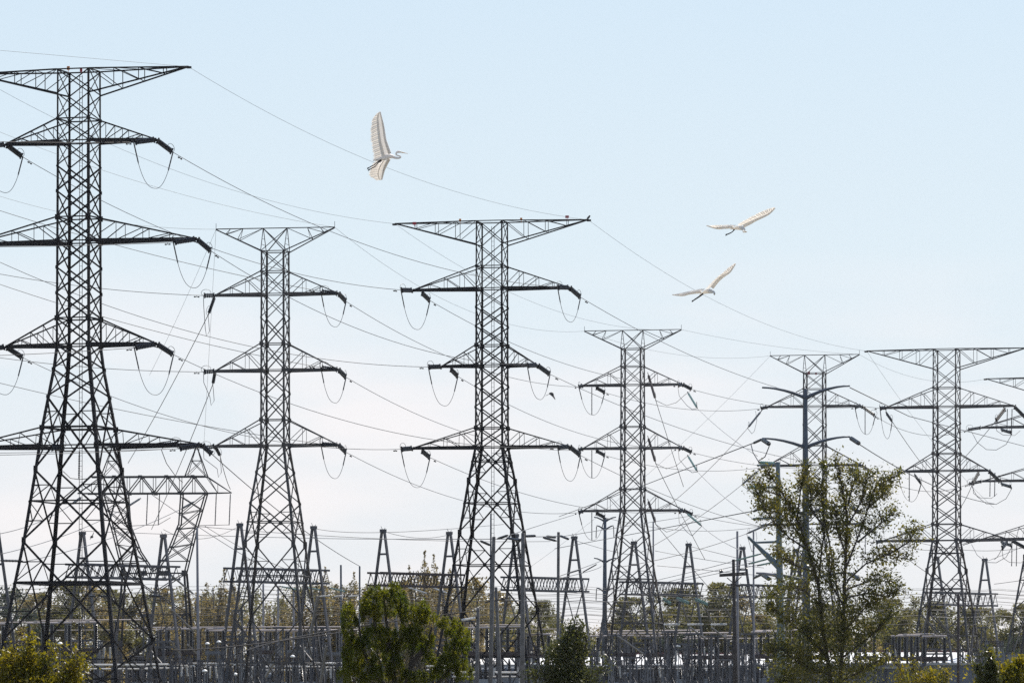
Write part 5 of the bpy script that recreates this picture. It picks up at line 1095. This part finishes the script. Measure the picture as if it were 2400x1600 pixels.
o = leaves('woodland', np.concatenate(hp), 0.2, LM['far_b'], None, .55); tag(o, kind='stuff')
# ------------------------------------------------------------------ birds
def cat_rom(P_, n=6):
    out = []; L = len(P_)
    for i in range(L-1):
        p0, p1, p2, p3 = P_[max(0, i-1)], P_[i], P_[i+1], P_[min(L-1, i+2)]
        for k in range(n):
            t = k/n; out.append(0.5*((2*p1)+(-p0+p2)*t+(2*p0-5*p1+4*p2-p3)*t*t+(-p0+3*p1-3*p2+p3)*t**3))
    out.append(P_[-1]); return np.array(out)
FE = mat('white_feather', (0.90, 0.885, 0.86), 0.65, 0.0, 0.03, 6, trans=0.5, tcol=(1.0, 0.95, 0.88))
FE3 = mat('shade_toned_feather', (0.86, 0.845, 0.84), 0.65, 0.0, 0.05, 6, trans=0.28, tcol=(1.0, 0.95, 0.88))  # greyer, less translucent feather copy: the bird's shade put into the material
FE2 = mat('shaded_feather', (0.84, 0.82, 0.80), 0.65, 0.0, 0.06, 6, trans=0.42, tcol=(1.0, 0.94, 0.86))
BK = mat('orange_bill', (0.55, 0.27, 0.06), 0.4, 0.0, 0.1, 6); LG = mat('black_leg', (0.015, 0.014, 0.016), 0.5, 0.0, 0.1, 6)
EY = mat('eye', (0.5, 0.42, 0.05), 0.2, 0.0, 0.05, 6)
def egret(label, D, spine, legs, wings, org, sc_, fm=None):
    """spine: list of (x, y, dz, r_px) tail -> bill; wings: (lead, trail, dzroot, dztip, nfeathers) in zoom px"""
    k = D/F
    def W(x, y, dz=0.0): p = P(org[0]+x/sc_, org[1]+y/sc_, D); p.y += dz; return p
    c0 = W(spine[len(spine)//3][0], spine[len(spine)//3][1]); b = MB()
    A = np.array([[*W(x, y, dz), r*k] for x, y, dz, r in spine]); S = cat_rom(A, 6)
    b.tube([Vector(q[:3]) for q in S[:-6]], [max(.004, q[3]) for q in S[:-6]], 12)
    b.mi = 1; b.tube([Vector(q[:3]) for q in S[-7:]], [max(.003, q[3]) for q in S[-7:]], 8)
    b.mi = 2
    for lg in legs:
        q = [W(*p) for p in lg]; b.tube(q, [.012]+[.0085]*(len(q)-2)+[.01], 6)
        d = (q[-1]-q[-2]).normalized()
        for a_ in (-.35, 0, .35): b.tube([q[-1], q[-1]+d*0.06+Vector((0, a_*.05, a_*.04))], [.007, .004], 4)
    b.mi = 3
    hd = Vector(S[-10][:3])
    b.lathe(hd+Vector((0.0, -S[-10][3]*1.02, .006)), hd+Vector((0.0, -S[-10][3]*.8, .006)), [(0, .003), (.5, .008), (1, .004)], 6)
    b.mi = 0
    for (lead, trail, d0, d1, nf) in wings:
        L = cat_rom(np.array([W(x, y, d0+(d1-d0)*i/(len(lead)-1)) for i, (x, y) in enumerate(lead)]), 8)
        T_ = cat_rom(np.array([W(x, y, d0+(d1-d0)*i/(len(trail)-1)) for i, (x, y) in enumerate(trail)]), 8)
        nn = min(len(L), len(T_)); tt = np.linspace(0, 1, 26)
        ip = lambda X, t: Vector([float(np.interp(t, np.linspace(0, 1, len(X)), X[:, j])) for j in range(3)])
        # cambered inner wing (arm and coverts)
        i0 = len(b.v); nc = 5
        for t in tt:
            le, te = ip(L, t), ip(T_, t); nrm = (te-le).cross(ip(L, min(1, t+.04))-ip(L, max(0, t-.04)))
            nrm = nrm.normalized() if nrm.length > 1e-9 else Vector((0, 1, 0))
            for c in range(nc):
                f = c/(nc-1)*.42; b.v.append(le.lerp(te, f)+nrm*(.03*math.sin(math.pi*min(1, f*1.4+.1))*(1-t*.7)))
        for i in range(len(tt)-1):
            for c in range(nc-1): a = i0+i*nc+c; b.face((a, a+nc, a+nc+1, a+1))
        b.tube([ip(L, t) for t in tt], [.028*(1-.8*t)+.004 for t in tt], 6)
        # flight feathers, each its own vane
        for j in range(nf):
            t = (j+.5)/nf; ta = min(1, t+.0)
            le = ip(L, t*.97); te = ip(T_, ta); a = le.lerp(te, .3); e = te+(te-a)*rnd.uniform(-.05, .08); b.mi = 4 if j % 2 else 0
            span_ = (ip(T_, min(1, t+.5/nf))-ip(T_, max(0, t-.5/nf))); wv = span_*.8
            if wv.length < .012: wv = wv.normalized()*.012 if wv.length > 1e-6 else Vector((.012, 0, 0))
            nrm = wv.cross(e-a); nrm = nrm.normalized() if nrm.length > 1e-9 else Vector((0, 1, 0)); tl = nrm*.003
            m1 = a.lerp(e, .8); i1 = len(b.v)
            b.v += [a-wv*.75-tl, a+wv*.75+tl, m1+wv*.85+tl*1.3, e+wv*.1, m1-wv*.85-tl*1.3, a.lerp(e, .5)]
            b.face((i1, i1+5, i1+4)); b.face((i1, i1+1, i1+5)); b.face((i1+1, i1+2, i1+5)); b.face((i1+5, i1+2, i1+3)); b.face((i1+5, i1+3, i1+4)); b.mi = 0
    o = b.build('egret', (fm or [FE])[:1]+[BK, LG, EY]+(fm or [FE, FE2])[-1:], None, c0, smooth=True); tag(o, label, 'bird', 'white egrets in flight'); return o
egret('white egret with one wing raised and neck folded, crossing the long earth wire', 90,
      [(470, 1105, 0, .6), (520, 1085, 0, 2.6), (600, 1070, 0, 4.6), (700, 1045, 0, 6.4), (790, 1015, 0, 6.3), (860, 1018, 0, 4.4), (920, 1042, 0, 2.9), (985, 1052, 0, 2.3), (1032, 1035, 0, 2.0), (1022, 1008, 0, 1.8), (975, 1000, 0, 1.7), (944, 975, 0, 1.75), (958, 935, 0, 2.2), (1000, 922, 0, 2.9), (1040, 930, 0, 2.0), (1060, 935, 0, 1.2), (1185, 962, 0, .25)],
      [[(640, 1090, -.03), (570, 1135, -.05), (505, 1190, -.05), (415, 1240, -.05)], [(650, 1100, .03), (580, 1140, .02), (520, 1222, .0), (432, 1268, .0)]],
      [([(815, 960), (770, 830), (725, 690), (702, 520), (680, 380), (650, 250), (630, 155)], [(480, 1095), (470, 960), (450, 800), (430, 660), (430, 520), (455, 330), (560, 185)], -.05, -.38, 24),
       ([(800, 1060), (740, 1160), (695, 1250), (668, 1340), (640, 1440)], [(500, 1105), (420, 1190), (388, 1280), (392, 1380), (530, 1462)], .06, .42, 18)], (820, 250), 8.711, [FE3, FE2])
egret('white egret with level wings seen from behind, upper of the two at right', 92,
      [(960, 405, .25, .5), (1000, 398, .2, 2.0), (1060, 395, .1, 4.6), (1110, 402, 0, 5.2), (1140, 425, -.1, 4.0), (1150, 450, -.18, 2.6), (1135, 468, -.22, 2.2), (1140, 478, -.26, 2.3), (1158, 482, -.3, 2.0), (1170, 487, -.34, 1.2), (1182, 492, -.4, .3)],
      [[(1010, 415, .15), (995, 440, .2), (965, 458, .25), (925, 472, .3)], [(1020, 412, .15), (1003, 430, .2), (975, 452, .25), (935, 466, .3)]],
      [([(1150, 372), (1230, 340), (1320, 295), (1440, 245), (1520, 205), (1600, 130)], [(1050, 356), (1130, 310), (1220, 262), (1350, 200), (1480, 142), (1590, 118)], 0, -.25, 20),
       ([(985, 386), (930, 386), (860, 390), (790, 396), (720, 384), (612, 346)], [(1060, 360), (960, 349), (860, 346), (760, 345), (680, 343), (640, 342)], .05, .3, 18)], (1560, 470), 6.273)
egret('white egret with wings in a wide V, lowest of the three large ones', 94,
      [(500, 1375, .25, .5), (540, 1355, .2, 2.0), (590, 1335, .1, 4.6), (640, 1330, 0, 5.4), (675, 1345, -.1, 4.0), (695, 1350, -.18, 2.4), (705, 1362, -.24, 2.2), (708, 1382, -.28, 2.4), (708, 1395, -.32, 1.9), (705, 1403, -.34, 1.2), (702, 1414, -.38, .3)],
      [[(555, 1355, .15), (520, 1380, .2), (480, 1405, .25), (428, 1440, .3)], [(560, 1360, .15), (525, 1386, .2), (490, 1408, .25), (440, 1436, .3)]],
      [([(685, 1280), (760, 1190), (830, 1130), (890, 1095), (950, 1050), (1020, 945)], [(575, 1305), (640, 1240), (710, 1170), (820, 1080), (920, 995), (1010, 935)], 0, -.25, 20),
       ([(520, 1338), (440, 1343), (340, 1358), (270, 1378), (190, 1376), (108, 1365)], [(590, 1290), (500, 1292), (420, 1306), (320, 1326), (220, 1345), (130, 1360)], .05, .3, 18)], (1560, 470), 6.273)
DB = mat('dark_bird', (0.11, 0.10, 0.10), 0.7, 0.0, 0.2, 6, trans=0.2)
def small_bird(label, D, body, w1, w2):
    b = MB(); q = [P(x, y, D) for x, y in body]; nq = len(q); b.tube(q, [.008]+[.05]*(nq-2)+[.01], 8)
    for wv, dy in ((w1, -.1), (w2, .15)):
        pts = [P(x, y, D) for x, y in wv]; i = len(b.v)
        for k, p in enumerate(pts): p.y += dy*k/(len(pts)-1); r = .055*(1-.75*k/(len(pts)-1)); u = Vector((.7, .5, .5)).normalized(); b.v += [p-u*r, p+u*r, p+Vector((0, .012, -.012))]
        for k in range(len(pts)-1): a = i+3*k; b.face((a, a+1, a+4, a+3)); b.face((a+1, a+2, a+5, a+4)); b.face((a+2, a, a+3, a+5))
    tag(b.build('small_bird', DB, None, q[0]), label, 'bird')
small_bird('tiny dark bird gliding between the centre pylon and the fourth pylon', 160, [(1287, 921), (1291, 922), (1295, 923.5), (1298, 925)], [(1293, 923), (1297, 929), (1301, 936)], [(1292, 922), (1286, 923), (1279, 926)])
small_bird('tiny brown bird with raised wings seen through the legs of the tallest pylon', 200, [(211, 1258), (214, 1257.5), (217, 1257), (219, 1257)], [(215, 1257), (218, 1252), (220, 1247)], [(215, 1257), (212, 1261), (210, 1263)])
t3 = TW['T3']['tips']['topR']; b = MB(); o = t3+Vector((.02, -.02, .1))
b.tube([o+Vector((-.16, 0, -.02)), o+Vector((-.04, 0, .06)), o+Vector((.06, 0, .18)), o+Vector((.1, 0, .26)), o+Vector((.17, 0, .25))], [.03, .09, .085, .055, .012], 8)
b.tube([o+Vector((0, .02, .02)), o+Vector((0, .02, -.06))], .012, 4); b.tube([o+Vector((0, -.02, .02)), o+Vector((0, -.02, -.06))], .012, 4)
tag(b.build('perched_bird', DB, None, o, smooth=True), 'small dark bird perched on the right tip of the centre pylon top arm', 'bird')

# ------------------------------------------------------------------ haze
hz = MB(); hz.box((0, 520, 39), 900, 1120, 82)
hm = bpy.data.materials.new('haze_air'); hm.use_nodes = True; t = hm.node_tree; t.nodes.clear()
ho = t.nodes.new('ShaderNodeOutputMaterial'); hv = t.nodes.new('ShaderNodeVolumePrincipled')
hv.inputs['Color'].default_value = (0.92, 0.95, 1.0, 1); hv.inputs['Density'].default_value = 0.00003; hv.inputs['Anisotropy'].default_value = 0.3
t.links.new(hv.outputs[0], ho.inputs['Volume'])
tag(hz.build('haze', hm), kind='stuff')
